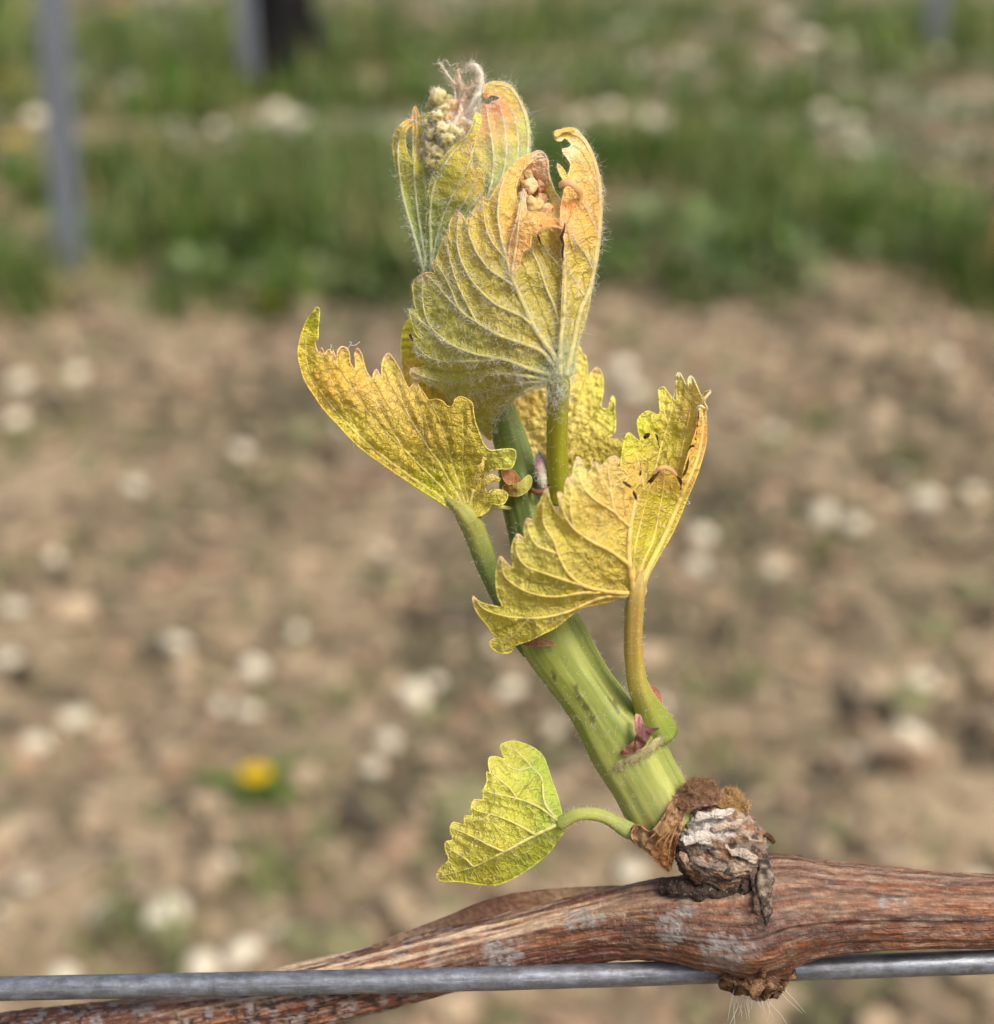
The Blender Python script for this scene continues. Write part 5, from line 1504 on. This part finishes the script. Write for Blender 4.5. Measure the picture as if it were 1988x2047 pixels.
R1 = Sheet(r1_out, r1_ctl, r1_veins, [(1250, 1170, GO), (1240, 1080, lin(216, 184, 84)), (1200, 1030, lin(226, 190, 104)), (1225, 960, lin(232, 194, 124)), (1155, 930, lin(234, 214, 140)), (1090, 990, YE), (1150, 1080, lin(208, 182, 82)), (1060, 1080, lin(212, 196, 104)), (1010, 1130, lin(210, 190, 98)), (1100, 1180, lin(196, 176, 72)), (970, 1220, lin(206, 186, 80)), (1040, 1260, lin(202, 182, 72)), (1010, 1298, lin(214, 192, 90)), (1200, 1195, GO), (1245, 1010, lin(230, 178, 100)), (1268, 1000, lin(222, 182, 90))],
           [(1155, 914), (1190, 924), (1232, 914), (1002, 1114), (1036, 1069), (1054, 1038), (1093, 979), (1117, 987), (1136, 957), (947, 1193)], pucker=0.5, dw=10, wav=0.5, seed=120, fine=0.16, tipcol=(0.72, 0.45, 0.36), tipr=11)
r2_out = [(1262, 1190), (1260, 1130), (1262, 1060), (1272, 1000), (1282, 984), (1299, 965), (1308, 948), (1318, 938), (1329, 934), (1344, 941), (1354, 952), (1362, 960), (1366, 944), (1371, 926), (1382, 891), (1393, 856), (1396, 830), (1398, 818), (1409, 815), (1412, 835), (1413, 862), (1411.6, 886), (1398, 937.6), (1373, 1000), (1346, 1063), (1313, 1120.6), (1294, 1159), (1288, 1192)]
R2 = Sheet(r2_out, [(1265, 1188, 8.6), (1286, 1185, 8.2), (1262, 1080, 9.6), (1275, 1000, 9.0), (1310, 1060, 6.2), (1328, 940, 8.2), (1340, 1060, 5.6), (1362, 960, 6.8), (1375, 990, 4.6), (1385, 890, 5.6), (1405, 890, 3.4), (1403, 820, 4.2), (1330, 1000, 6.4)],
           [([(1278, 1190), (1288, 1155), (1325, 1080), (1366, 985), (1395, 915), (1405, 860), (1404, 825)], 8.0, 3.4), ([(1272, 1180), (1284, 1130), (1306, 1080), (1318, 1020), (1327, 970), (1328, 942)], 4.4, 1.8), ([(1268, 1170), (1268, 1110), (1280, 1050), (1292, 1000), (1300, 972)], 3.0, 1.4)],
           [(1280, 1170, GO), (1300, 1080, lin(196, 176, 52)), (1290, 1020, lin(204, 176, 60)), (1325, 950, lin(212, 166, 84)), (1350, 1030, lin(206, 176, 66)), (1385, 950, lin(214, 172, 72)), (1400, 870, lin(222, 160, 72)), (1405, 825, lin(226, 190, 120)), (1330, 1000, lin(198, 178, 56))], [], pucker=0.25, dw=8, wav=0.25, seed=121, fine=0.1)
r3_out = [(1236, 945), (1241, 930), (1242, 915), (1244, 903), (1250, 876), (1256.7, 865), (1263, 869), (1270.6, 876), (1281, 883), (1277, 865), (1275, 841), (1282, 829.7), (1296, 822), (1305, 825), (1318, 829), (1318, 795.6), (1318, 778), (1327, 774), (1337, 787), (1352, 802), (1352.5, 770), (1353, 750), (1357.6, 744), (1364, 753), (1375.5, 775), (1376.5, 757), (1381.5, 751.5), (1389, 761.6), (1395, 775.5), (1404, 792),
          (1410, 784), (1421, 781), (1417, 790), (1409, 804), (1414, 815), (1408, 830), (1404, 850), (1396, 880), (1384, 920), (1368, 960), (1340, 985), (1300, 990), (1268, 985), (1248, 970)]
R3 = Sheet(r3_out, [(1250, 870, 3.4), (1300, 828, 1.6), (1340, 800, 0.6), (1358, 748, 1.0), (1382, 755, 1.8), (1405, 800, 3.4), (1330, 880, 1.2), (1270, 930, 3.6), (1380, 900, 3.4), (1300, 985, 4.0), (1245, 960, 5.0), (1418, 784, 4.0), (1365, 965, 4.6)],
           [([(1300, 985), (1320, 900), (1335, 850), (1346, 800), (1357, 750)], 3.4, 1.2), ([(1322, 895), (1300, 860), (1290, 835), (1297, 826)], 2.6, 1.0), ([(1335, 850), (1326, 810), (1324, 780)], 2.6, 1.0), ([(1290, 985), (1278, 930), (1266, 890), (1257, 868)], 2.6, 1.0), ([(1330, 900), (1308, 905), (1285, 880)], 2.2, 1.0), ([(1350, 960), (1368, 880), (1380, 820), (1382, 757)], 2.8, 1.0), ([(1340, 870), (1315, 850), (1306, 828)], 2.0, 0.9)],
           [(1255, 890, lin(206, 200, 62)), (1290, 850, lin(212, 206, 60)), (1330, 800, lin(226, 204, 98)), (1360, 760, lin(230, 208, 118)), (1385, 780, lin(232, 190, 100)), (1340, 870, lin(204, 182, 66)), (1320, 920, lin(190, 168, 60)), (1270, 940, lin(214, 174, 96)), (1390, 830, lin(220, 178, 86)), (1415, 785, lin(236, 208, 160)), (1370, 930, lin(206, 176, 72))],
           [(1357, 745), (1381, 753)], pucker=0.25, dw=7, wav=0.3, wavs=30, seed=122, under=False, quilt=0.5, fine=0.14, tipcol=(0.78, 0.66, 0.52))
rightleaf = make_leaf('leaf', VINE, [R1, R2, R3], M['leaf_gold'], 'golden folded right leaf with toothed edge and torn brown rim', vein_tint=(0.72, 0.58, 0.24), vein_mix=0.35, hairs=0.015, edge_hairs=0.3, hair_len=7, vein_hairs=0.3, seed=13, vein_off=0.35)
petiole('petiole', rightleaf, [(1318, 1470, 1.2, 40), (1304, 1440, 2.0, 37), (1290, 1404, 3.2, 25), (1275, 1365, 4.4, 20), (1268, 1310, 5.8, 18), (1267, 1260, 7.0, 17.5), (1269, 1215, 8.0, 18.5), (1272, 1188, 8.6, 17), (1277, 1165, 8.8, 11), (1284, 1140, 8.4, 4)], [lin(146, 164, 64), lin(164, 170, 70), lin(206, 188, 88), lin(206, 176, 88), lin(206, 174, 92), lin(204, 178, 100)], seed=203, hairs=420, ridges=5)
for pts, cc in (([(1246, 962, 11.6, 3), (1254, 968, 11.2, 5), (1262, 974, 10.6, 4)], lin(112, 84, 74)), ([(1266, 982, 10.4, 3), (1270, 990, 10.4, 5), (1273, 1000, 10.2, 2)], lin(58, 34, 26)), ([(1296, 968, 8.4, 3), (1304, 958, 8.8, 6), (1311, 950, 8.8, 5), (1318, 941, 8.8, 3)], lin(90, 56, 34)),
                (([(1306, 950, 8.6, 5), (1318, 938, 9.0, 7), (1330, 934, 9.0, 7), (1344, 941, 8.6, 6), (1354, 951, 8.0, 4)]), lin(226, 176, 124)), ([(1352, 950, 7.6, 2), (1361, 962, 7.4, 5), (1362, 972, 7.2, 3), (1360, 980, 7.2, 1)], lin(66, 42, 34)), ([(1362, 958, 7.2, 2), (1372, 940, 6.8, 3), (1378, 915, 6.2, 1)], lin(80, 52, 40)),
                ([(1372, 905, 6.0, 1), (1384, 892, 6.2, 4), (1392, 892, 6.0, 1)], lin(70, 40, 30)), ([(1391, 880, 6.0, 1), (1395, 850, 5.6, 1.6), (1397, 828, 5.4, 3), (1397, 820, 5.4, 2)], lin(104, 68, 44)), ([(1288, 880, 2.6, 2), (1291, 874, 2.8, 7), (1297, 869, 2.8, 6), (1299, 866, 2.6, 2)], lin(84, 48, 30)), ([(1285, 895, 2.8, 1), (1288, 882, 2.8, 2)], lin(84, 48, 30)),
                ([(1311, 868, 2.4, 2), (1314, 874, 2.6, 4), (1317, 886, 2.6, 2), (1320, 896, 2.6, 2)], lin(90, 56, 40)), ([(1320, 777, 1.6, 3), (1321, 778, 1.8, 3)], lin(40, 30, 24)), ([(1396, 778, 2.8, 1.5), (1401, 786, 3.0, 3), (1405, 796, 3.2, 1.5)], lin(110, 72, 40)), ([(1281, 925, 3.8, 1), (1282, 938, 4.0, 2), (1281, 950, 4.2, 1)], lin(96, 66, 40)),
                ([(1392, 818, 5.2, 3), (1400, 812, 5.6, 6), (1410, 816, 5.4, 4)], lin(240, 228, 200)), ([(1402, 806, 4.6, 3), (1410, 795, 4.8, 4), (1421, 783, 4.6, 3)], lin(240, 204, 160))):
    a = np.array(pts, float)
    v, f, u = tube(P(a[:, 0], a[:, 1], a[:, 2]), a[:, 3] * MM * 0.6, 9, step=0.00015, flat=0.45, disp=lambda T, S, X: 1.3 * MM * fbm(X * 2600, 33, 4))
    obj('torn_rim', Geo().add(v, f, u, None, cc), M['vein'] if cc[0] > 0.3 else M['scale'], rightleaf)

# --- back leaf behind the petiole
b_out = [(803, 690), (806, 662), (812, 645), (822, 637), (832, 648), (850, 690), (890, 730), (960, 700), (1040, 680), (1100, 670), (1140, 680), (1159, 694), (1164, 706), (1170.6, 712), (1174, 730), (1175.5, 756), (1183, 744), (1193.5, 735), (1201, 742), (1205, 753), (1206, 780), (1203, 815), (1216, 817), (1219.6, 803), (1226, 792), (1229.5, 803), (1229, 820), (1231, 844), (1228, 866), (1216, 875),
         (1230, 879), (1243, 878), (1252, 900), (1250, 940), (1210, 980), (1150, 1000), (1090, 985), (1050, 930), (1034, 870), (960, 862), (900, 846), (850, 796), (818, 778), (806, 740)]
b_ctl = [(806, 690, -4.0), (830, 650, -4.5), (850, 770, -4.0), (950, 760, -7.5), (1060, 760, -7.5), (1060, 900, -7.0), (1140, 700, -8.0), (1195, 740, -8.5), (1150, 850, -6.0), (1228, 800, -6.5), (1225, 860, -5.5), (1245, 890, -3.5), (1200, 970, -4.0), (1100, 980, -6.0), (1100, 800, -6.5)]
b_veins = [([(1100, 985), (1110, 900), (1130, 820), (1150, 750), (1160, 700)], 4, 1.5), ([(1115, 880), (1160, 830), (1180, 790), (1194, 740)], 3.2, 1.2), ([(1110, 930), (1160, 890), (1200, 850), (1226, 800)], 3.0, 1.2), ([(1110, 950), (1160, 925), (1210, 900), (1240, 884)], 3.0, 1.2), ([(1090, 950), (1065, 880), (1055, 820), (1058, 770)], 4.5, 1.8), ([(960, 860), (880, 790), (835, 720), (822, 645)], 4, 1.5)]
BL = Sheet(b_out, b_ctl, b_veins, [(815, 680, lin(232, 216, 84)), (830, 740, lin(232, 198, 106)), (1050, 800, lin(224, 190, 124)), (1070, 880, lin(222, 198, 136)), (1120, 760, lin(232, 206, 116)), (1165, 730, lin(234, 208, 120)), (1195, 760, lin(224, 208, 110)), (1160, 830, lin(220, 196, 118)), (1225, 830, lin(216, 206, 104)), (1200, 900, lin(212, 188, 106)), (1130, 930, lin(208, 180, 102))],
           [(1193, 736)], pucker=0.25, dw=9, wav=0.4, seed=130, under=False, quilt=0.75, fine=0.1)
backleaf = make_leaf('leaf', VINE, [BL], M['leaf_upper'], 'blistered yellow leaf behind the upright petiole', vein_tint=(0.60, 0.50, 0.20), vein_off=0.0, seed=14, edge_hairs=0.2)
petiole('petiole', backleaf, [(1060, 1010, -2.0, 18), (1080, 1000, -3.5, 16), (1098, 985, -5.4, 14), (1104, 960, -6.2, 10)], [G3, G1, GO], seed=204)

# --- small leaf at the foot of the shoot
s_out = [(1131.5, 1655), (1126, 1637), (1118, 1603), (1111, 1580), (1102.6, 1558), (1095, 1534), (1087, 1513.5), (1071, 1498), (1045, 1486), (1024, 1482), (1008, 1486), (1001.5, 1490), (1003, 1503), (1009, 1518), (992, 1513), (979, 1515), (977, 1529), (980, 1547), (974, 1543), (974, 1563), (966, 1582), (965, 1599), (948, 1600), (942, 1613), (944, 1631), (929, 1633), (928, 1648), (906, 1645), (900, 1658), (905, 1679),
         (891, 1684), (890, 1695), (897, 1720), (882, 1734), (873, 1752.5), (879, 1760), (919, 1763), (958, 1768), (987, 1769.6), (1018.6, 1760), (1050, 1742), (1076, 1723.6), (1097, 1705), (1118, 1676)]
s_ctl = [(1122, 1645, 3.0), (1090, 1540, 1.0), (1040, 1490, 0.6), (1003, 1500, 2.0), (975, 1545, 3.4), (1050, 1600, 4.0), (945, 1620, 3.6), (900, 1665, 3.4), (875, 1755, 2.0), (1000, 1705, 4.6), (960, 1766, 2.0), (1030, 1752, 1.6), (1100, 1700, 1.4), (1060, 1660, 4.4), (1000, 1620, 4.2)]
s_veins = [([(1120, 1646), (1095, 1658), (1068, 1671), (1005, 1705), (945, 1734), (880, 1752)], 5.0, 1.4), ([(1072, 1670), (1040, 1652), (1013, 1639), (980, 1628), (953, 1621), (944, 1616)], 3.4, 1.2), ([(1114, 1640), (1076, 1613), (1034, 1597), (987, 1587), (968, 1580)], 3.8, 1.2), ([(1112, 1636), (1094, 1615), (1087, 1597), (1082, 1555), (1061, 1532), (1034, 1503), (1006, 1490)], 4.0, 1.3),
           ([(1008, 1703), (978, 1690), (950, 1676), (920, 1662), (902, 1656)], 3.0, 1.1), ([(946, 1733), (932, 1718), (919, 1710), (892, 1692)], 2.6, 1.0), ([(1034, 1597), (1018, 1575), (1003, 1563), (984, 1543), (980, 1520)], 2.6, 1.0), ([(1062, 1533), (1040, 1540), (1022, 1535), (1005, 1522)], 2.2, 1.0), ([(980, 1628), (960, 1640), (932, 1640)], 2.2, 1.0)]
SL = Sheet(s_out, s_ctl, s_veins, [(1080, 1530, lin(176, 188, 78)), (1110, 1620, lin(178, 192, 84)), (1030, 1500, lin(200, 190, 84)), (985, 1540, lin(216, 204, 96)), (1040, 1620, lin(202, 194, 70)), (950, 1640, lin(212, 196, 90)), (900, 1690, lin(210, 190, 88)), (880, 1750, lin(196, 182, 70)), (1000, 1690, lin(204, 190, 72)), (1060, 1720, lin(166, 166, 52)), (960, 1755, lin(184, 172, 50))],
           [(874, 1752)], pucker=0.42, dw=8, wav=0.35, seed=140, fine=0.16, tipcol=(0.55, 0.36, 0.14))
smallleaf = make_leaf('leaf', VINE, [SL], M['leaf_gold'], 'small yellow green leaf hanging low beside the foot of the shoot', vein_tint=(0.62, 0.55, 0.24), hairs=0.03, edge_hairs=0.5, hair_len=6, vein_hairs=0.4, seed=15)
petiole('petiole', smallleaf, [(1116, 1650, 3.2, 11), (1132, 1640, 3.4, 13), (1150, 1630, 3.6, 13), (1168, 1627, 3.6, 12.5), (1190, 1628, 3.4, 13), (1212, 1634, 3.2, 13.5), (1236, 1648, 3.0, 15), (1256, 1660, 3.2, 17), (1275, 1668, 3.4, 14)], [lin(176, 184, 92), lin(192, 194, 104), lin(186, 194, 100), lin(176, 190, 110)], seed=205, hairs=260, ridges=3)
v, f, u, d = blob(P(1277, 1668, 4.2), np.array((17, 20, 14)) * MM, 26, 18, disp=lambda d: 0.12 * fbm(d * 3, 88, 3))
c = lin(146, 84, 44) * (1 + 0.3 * fbm(v * 2000, 3, 3))[:, None]
k = smooth(15, 6, np.abs(proj(v)[0] - 1281))[:, None]
c = c * (1 - k) + lin(196, 120, 86) * k
obj('bud_scale', Geo().add(v, f, u, None, c), M['scale'], cane)

# --- woolly top of the shoot: folded youngest leaves
u1_out = [(862, 226), (849, 228), (833.5, 234), (807, 244), (791.5, 263), (786, 284), (789, 318), (797, 357), (812.5, 420), (826, 468), (836, 515), (849, 548), (866, 560), (872, 530), (868, 470), (862, 420), (862, 370), (866, 344), (856, 322), (848, 304), (842, 300), (841.5, 280), (841, 257.5), (836, 223), (830, 213), (826, 224), (826, 255), (826, 290), (824, 318), (816.5, 310), (810, 278.6), (812.5, 260), (826, 248), (849, 237.5)]
U1 = Sheet(u1_out, [(862, 226, 1.5), (800, 250, 0.5), (787, 290, -1.0), (812, 310, 0.6), (832, 215, -0.5), (834, 300, -0.4), (800, 360, -1.0), (830, 470, -0.5), (850, 545, 0.2), (862, 345, 0.6), (866, 450, 0.4)],
           [([(856, 552), (848, 500), (838, 440), (830, 380), (828, 330), (833, 260), (831, 218)], 4.4, 1.6), ([(850, 548), (828, 470), (808, 400), (798, 340), (798, 280), (812, 248), (855, 230)], 5.0, 1.4), ([(860, 550), (858, 480), (852, 400), (848, 340), (846, 306)], 3.4, 1.3)],
           [(850, 230, lin(206, 192, 60)), (795, 270, lin(202, 176, 66)), (830, 230, lin(226, 150, 70)), (834, 290, lin(212, 186, 60)), (805, 340, lin(176, 166, 70)), (825, 420, lin(150, 156, 76)), (845, 500, lin(132, 152, 86)), (858, 360, lin(170, 172, 80))], [], pucker=0.3, dw=7, wav=0.3, seed=150, spacing=3.2)
u2_out = [(850, 548), (852, 490), (852, 441), (854.5, 394), (865, 352), (883, 320.6), (907, 291.7), (933, 270.7), (944, 252), (948, 236), (953, 226), (961, 234), (959, 250), (954, 265), (946, 284), (942, 294), (945, 300), (940, 318), (942, 340), (948, 348), (952, 340), (957, 336), (966, 348), (967, 362), (965, 376), (970, 392), (960, 410), (954, 418), (931, 446), (907, 476), (880, 525), (866, 560)]
U2 = Sheet(u2_out, [(858, 550, 0.6), (852, 440, 1.0), (866, 352, 1.8), (905, 292, 3.0), (953, 230, 4.2), (945, 290, 4.0), (960, 345, 3.4), (965, 390, 2.4), (905, 400, 3.0), (880, 500, 1.4), (905, 340, 4.0)],
           [([(862, 552), (862, 490), (860, 440), (863, 394), (873, 356), (890, 326), (912, 298), (938, 276), (952, 240)], 4.6, 1.8), ([(864, 520), (880, 450), (900, 400), (922, 360), (940, 320), (944, 302)], 3.2, 1.2), ([(866, 535), (895, 460), (925, 410), (946, 370), (957, 340)], 3.2, 1.2), ([(868, 545), (905, 470), (940, 415), (964, 385)], 2.8, 1.2)],
           [(855, 530, lin(138, 156, 84)), (870, 430, lin(150, 152, 60)), (885, 350, lin(178, 164, 54)), (930, 290, lin(206, 178, 70)), (953, 235, lin(222, 198, 96)), (915, 360, lin(186, 166, 76)), (955, 350, lin(214, 176, 90)), (920, 430, lin(150, 156, 84)), (880, 500, lin(136, 152, 74))], [(945, 300)], pucker=0.35, dw=8, wav=0.35, seed=151, spacing=3.2)
u3_out = [(972, 196), (966, 186), (970, 174), (976, 166), (996, 163), (1020, 171), (1038, 194.5), (1051.5, 223), (1059, 257.6), (1060, 300), (1056, 335), (1040, 380), (1017, 400), (990, 410), (960, 410), (946, 380), (942, 330), (948, 290), (958, 256), (960, 226), (966, 208), (976, 210), (984, 204), (994, 202), (1000, 196), (990, 190), (980, 190)]
U3 = Sheet(u3_out, [(975, 168, -0.5), (1020, 172, -1.0), (1058, 260, -2.5), (1058, 320, -2.0), (1010, 220, -0.5), (1000, 300, 0.6), (965, 230, 0.0), (950, 330, 0.8), (960, 400, 0.6), (1020, 395, 0.4), (985, 195, 0.2)],
           [([(985, 405), (1005, 350), (1012, 300), (1008, 250), (1000, 210)], 4.2, 1.8), ([(1000, 405), (1030, 340), (1036, 290), (1032, 250), (1024, 220)], 3.8, 1.6), ([(972, 405), (985, 350), (986, 300), (978, 250), (972, 215)], 3.8, 1.6), ([(1020, 398), (1050, 330), (1056, 270), (1046, 220), (1018, 175), (980, 168)], 4.2, 2.0)],
           [(985, 172, lin(222, 190, 80)), (1030, 185, lin(216, 196, 84)), (1050, 250, lin(206, 202, 104)), (1050, 320, lin(178, 190, 112)), (985, 205, lin(222, 130, 120)), (1000, 215, lin(226, 140, 100)), (1005, 250, lin(222, 176, 100)), (970, 240, lin(222, 160, 100)), (990, 310, lin(192, 186, 110)), (1000, 370, lin(158, 174, 112)), (960, 330, lin(206, 182, 110)), (960, 390, lin(150, 164, 96))], [(985, 203)],
           pucker=0.4, dw=8, wav=0.35, seed=152, spacing=3.2)
tipleaf = make_leaf('leaf', VINE, [U1, U2], M['leaf_wool'], 'narrow folded woolly leaf with hooked tips at the shoot top', vein_tint=(0.56, 0.58, 0.34), hairs=0.16, hair_len=9, edge_hairs=1.6, vein_hairs=1.6, seed=16, hair_tint=(0.93, 0.93, 0.85))
hoodleaf = make_leaf('leaf', VINE, [U3], M['leaf_wool'], 'hooded white downy leaf behind the flower buds', vein_tint=(0.66, 0.66, 0.46), hairs=0.36, hair_len=10, edge_hairs=2.2, vein_hairs=2.4, seed=17, hair_tint=(0.94, 0.94, 0.86))

# flower buds (young inflorescence) and white wool above them
INF = Geo()
a = np.array([(880, 420, -1.5, 11), (878, 340, -0.4, 11), (876, 280, 0.0, 9), (884, 220, 0.2, 7), (900, 190, 0.2, 5)], float)
v, f, u = tube(P(a[:, 0], a[:, 1], a[:, 2]), a[:, 3] * MM, 14, step=0.0003)
infl = obj('flower_cluster', Geo().add(v, f, u, None, lin(176, 176, 100)), M['bud'], VINE)
infl['label'] = 'cluster of pale knobbly flower buds at the shoot tip'
BUDS = [(877, 196, 1.2, 17, 1.15), (868, 214, 0.4, 14, 1), (884, 218, 1.0, 14, 1.1), (874, 233, 2.0, 14, 1), (859, 254, 1.0, 14, 1.1), (866, 268, 1.6, 13, 1), (884, 262, 2.2, 17, 1.05), (903, 262, 2.0, 16, 1), (893, 278, 2.8, 15, .9), (912, 246, 1.2, 13, 1.2), (898, 238, 1.0, 13, 1.2), (862, 296, 0.8, 17, 1), (876, 306, 1.8, 19, .95), (866, 322, 1.4, 17, 1), (852, 306, 0.2, 13, 1), (884, 326, 1.6, 14, 1),
        (906, 214, 0.2, 12, 1.5), (920, 226, 0.0, 12, 1.4), (930, 250, 0.4, 13, 1.3), (926, 204, -0.4, 11, 1.6), (940, 216, -0.4, 11, 1.6), (918, 268, 2.0, 12, 1.1), (854, 282, 0.2, 12, 1)]
rng = np.random.default_rng(44)
hg = Geo()
for i, (x, y, z, r, e) in enumerate(BUDS):
    cpt = P(x, y, z)
    v, f, u, d = blob(cpt, np.array((r, r * e, r)) * MM, 24, 18, disp=lambda d, i=i: 0.30 * fbm(d * 2.0 + i * 4, 90 + i, 4) - 0.12 * smooth(0.3, 1, d[:, 1]), rot=rng.normal(0, 0.3))
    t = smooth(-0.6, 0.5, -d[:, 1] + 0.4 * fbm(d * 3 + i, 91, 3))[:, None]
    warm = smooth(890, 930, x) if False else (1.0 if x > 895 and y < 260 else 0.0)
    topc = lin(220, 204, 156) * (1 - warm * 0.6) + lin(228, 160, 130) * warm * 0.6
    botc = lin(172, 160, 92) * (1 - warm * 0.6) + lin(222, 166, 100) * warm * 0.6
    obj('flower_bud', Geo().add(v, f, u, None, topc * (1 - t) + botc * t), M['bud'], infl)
    k = rng.integers(0, len(v), 320)
    nr = v[k] - cpt; nr /= np.linalg.norm(nr, axis=1)[:, None]
    dd = nr * 0.5 + UP * 0.3 + rng.normal(size=nr.shape) * 0.5; dd /= np.linalg.norm(dd, axis=1)[:, None]
    hair_geo(hg, v[k], dd, rng.uniform(3, 10, 320) * MM, 0.26 * MM, 0.5, 4, i, (0.9, 0.86, 0.76))
for (x, y, z, r, cc) in ((1060, 372, 4.0, 15, lin(232, 190, 140)), (1070, 412, 4.2, 18, lin(206, 176, 116)), (1056, 350, 3.6, 10, lin(200, 176, 124)), (1084, 400, 3.6, 12, lin(206, 160, 120)), (1080, 372, 3.4, 12, lin(200, 150, 120)), (1048, 392, 4.0, 11, lin(222, 176, 126)), (1074, 348, 3.2, 11, lin(206, 150, 124)), (1092, 422, 4.6, 13, lin(234, 184, 130))):
    v, f, u, d = blob(P(x, y, z), np.array((r, r, r)) * MM, 24, 18, disp=lambda d: 0.30 * fbm(d * 2.2 + x, 97, 4))
    obj('flower_bud', Geo().add(v, f, u, None, cc * (1 + 0.15 * fbm(d * 3, 98, 2))[:, None]), M['bud'], infl)
h = obj('hairs', hg, M['hair'], infl); h['kind'] = 'stuff'

# wool tuft: matted fibre bundles and fine strands at the very top
hg = Geo()
CREAM = np.array((0.97, 0.90, 0.76)); PKC = np.array((0.96, 0.80, 0.62))
BUNDLES = [([(930, 232, 0.6), (944, 210, 1.0), (956, 186, 1.0), (962, 160, 0.8), (956, 138, 0.6), (944, 128, 0.6)], 13, 420, CREAM), ([(916, 226, 0.6), (926, 200, 0.8), (930, 180, 0.8), (920, 165, 0.6), (918, 150, 0.4), (916, 138, 0.3)], 7, 190, PKC), ([(912, 210, 0.4), (910, 185, 0.4), (904, 162, 0.3), (892, 144, 0.2), (878, 124, 0.0)], 3.5, 90, CREAM),
           ([(930, 182, 0.8), (944, 174, 0.9), (954, 160, 0.9)], 8, 120, PKC), ([(905, 165, 0.4), (918, 172, 0.6), (930, 178, 0.8)], 6, 80, PKC), ([(936, 240, 1.0), (950, 220, 1.2), (958, 200, 1.0)], 10, 200, CREAM), ([(944, 128, 0.6), (936, 136, 0.6), (934, 142, 0.6)], 4, 50, CREAM), ([(905, 262, 2.0), (920, 230, 1.4), (926, 200, 1.0)], 14, 180, PKC),
           ([(878, 124, 0), (890, 122, 0), (902, 130, 0.1), (914, 128, 0.2)], 1.2, 14, CREAM), ([(916, 138, 0.3), (928, 146, 0.4), (936, 140, 0.5)], 1.2, 12, CREAM), ([(895, 250, 1.4), (912, 236, 1.2), (930, 240, 1.2), (946, 250, 1.0)], 14, 160, CREAM)]
rng = np.random.default_rng(55)
for pts, wd, cnt, cc in BUNDLES:
    pa = catmull(pts, 3.0)
    tg = np.gradient(pa[:, :2], axis=0); tg /= np.linalg.norm(tg, axis=1)[:, None] + 1e-9
    cnt = int(cnt * 1.3); k = rng.integers(0, len(pa) - 1, cnt)
    taper = (1 - 0.5 * k / len(pa))
    x = pa[k, 0] + rng.normal(0, wd * 0.34, cnt) * taper; y = pa[k, 1] + rng.normal(0, wd * 0.34, cnt) * taper; z = pa[k, 2] + rng.normal(0, wd * 0.02, cnt)
    p = P(x, y, z)
    d = np.outer(tg[k, 0], RIGHT) - np.outer(tg[k, 1], UP) + rng.normal(size=(cnt, 3)) * 0.20
    d /= np.linalg.norm(d, axis=1)[:, None]
    hair_geo(hg, p, d, rng.uniform(5, 15, cnt) * MM, 0.5 * MM, 0.8, 5, int(wd * 10), cc * 1.0)
    core = np.array([(q[0], q[1], q[2] - 0.1) for q in pts], float)
    if wd > 3:
        v, f, u = tube(PP(core), np.linspace(wd * 0.62, wd * 0.36, len(core)) * MM, 9, step=0.0003, disp=lambda T, S, X: wd * 0.22 * MM * fbm(X * 1500, 66, 3))
        hg.add(v, f, None, None, cc)
wl = obj('wool_tuft', hg, M['hair'], infl); wl['kind'] = 'stuff'
wl['label'] = 'tangled cream wool fibres crowning the shoot tip'
# stray fibres on the left leaf teeth
hg = Geo()
for pts in ([(694, 697, 0.8), (700, 690, 1.0), (703, 684, 1.0), (698, 683, 1.0)], [(700, 690, 1.0), (710, 690, 1.0), (720, 683, 1.0)], [(660, 699, 1.0), (663, 692, 1.0), (661, 688, 1.0)], [(1375, 1000, 4.6), (1380, 1006, 4.8), (1374, 1008, 4.8)]):
    v, f, u = tube(PP(np.array(pts, float)), np.full(len(pts), 0.55 * MM), 5, step=0.0002); hg.add(v, f, None, None, (0.8, 0.78, 0.7))
h = obj('hairs', hg, M['hair'], leftleaf); h['kind'] = 'stuff'

for o in bpy.data.objects:
    if '_w' in o: del o['_w']
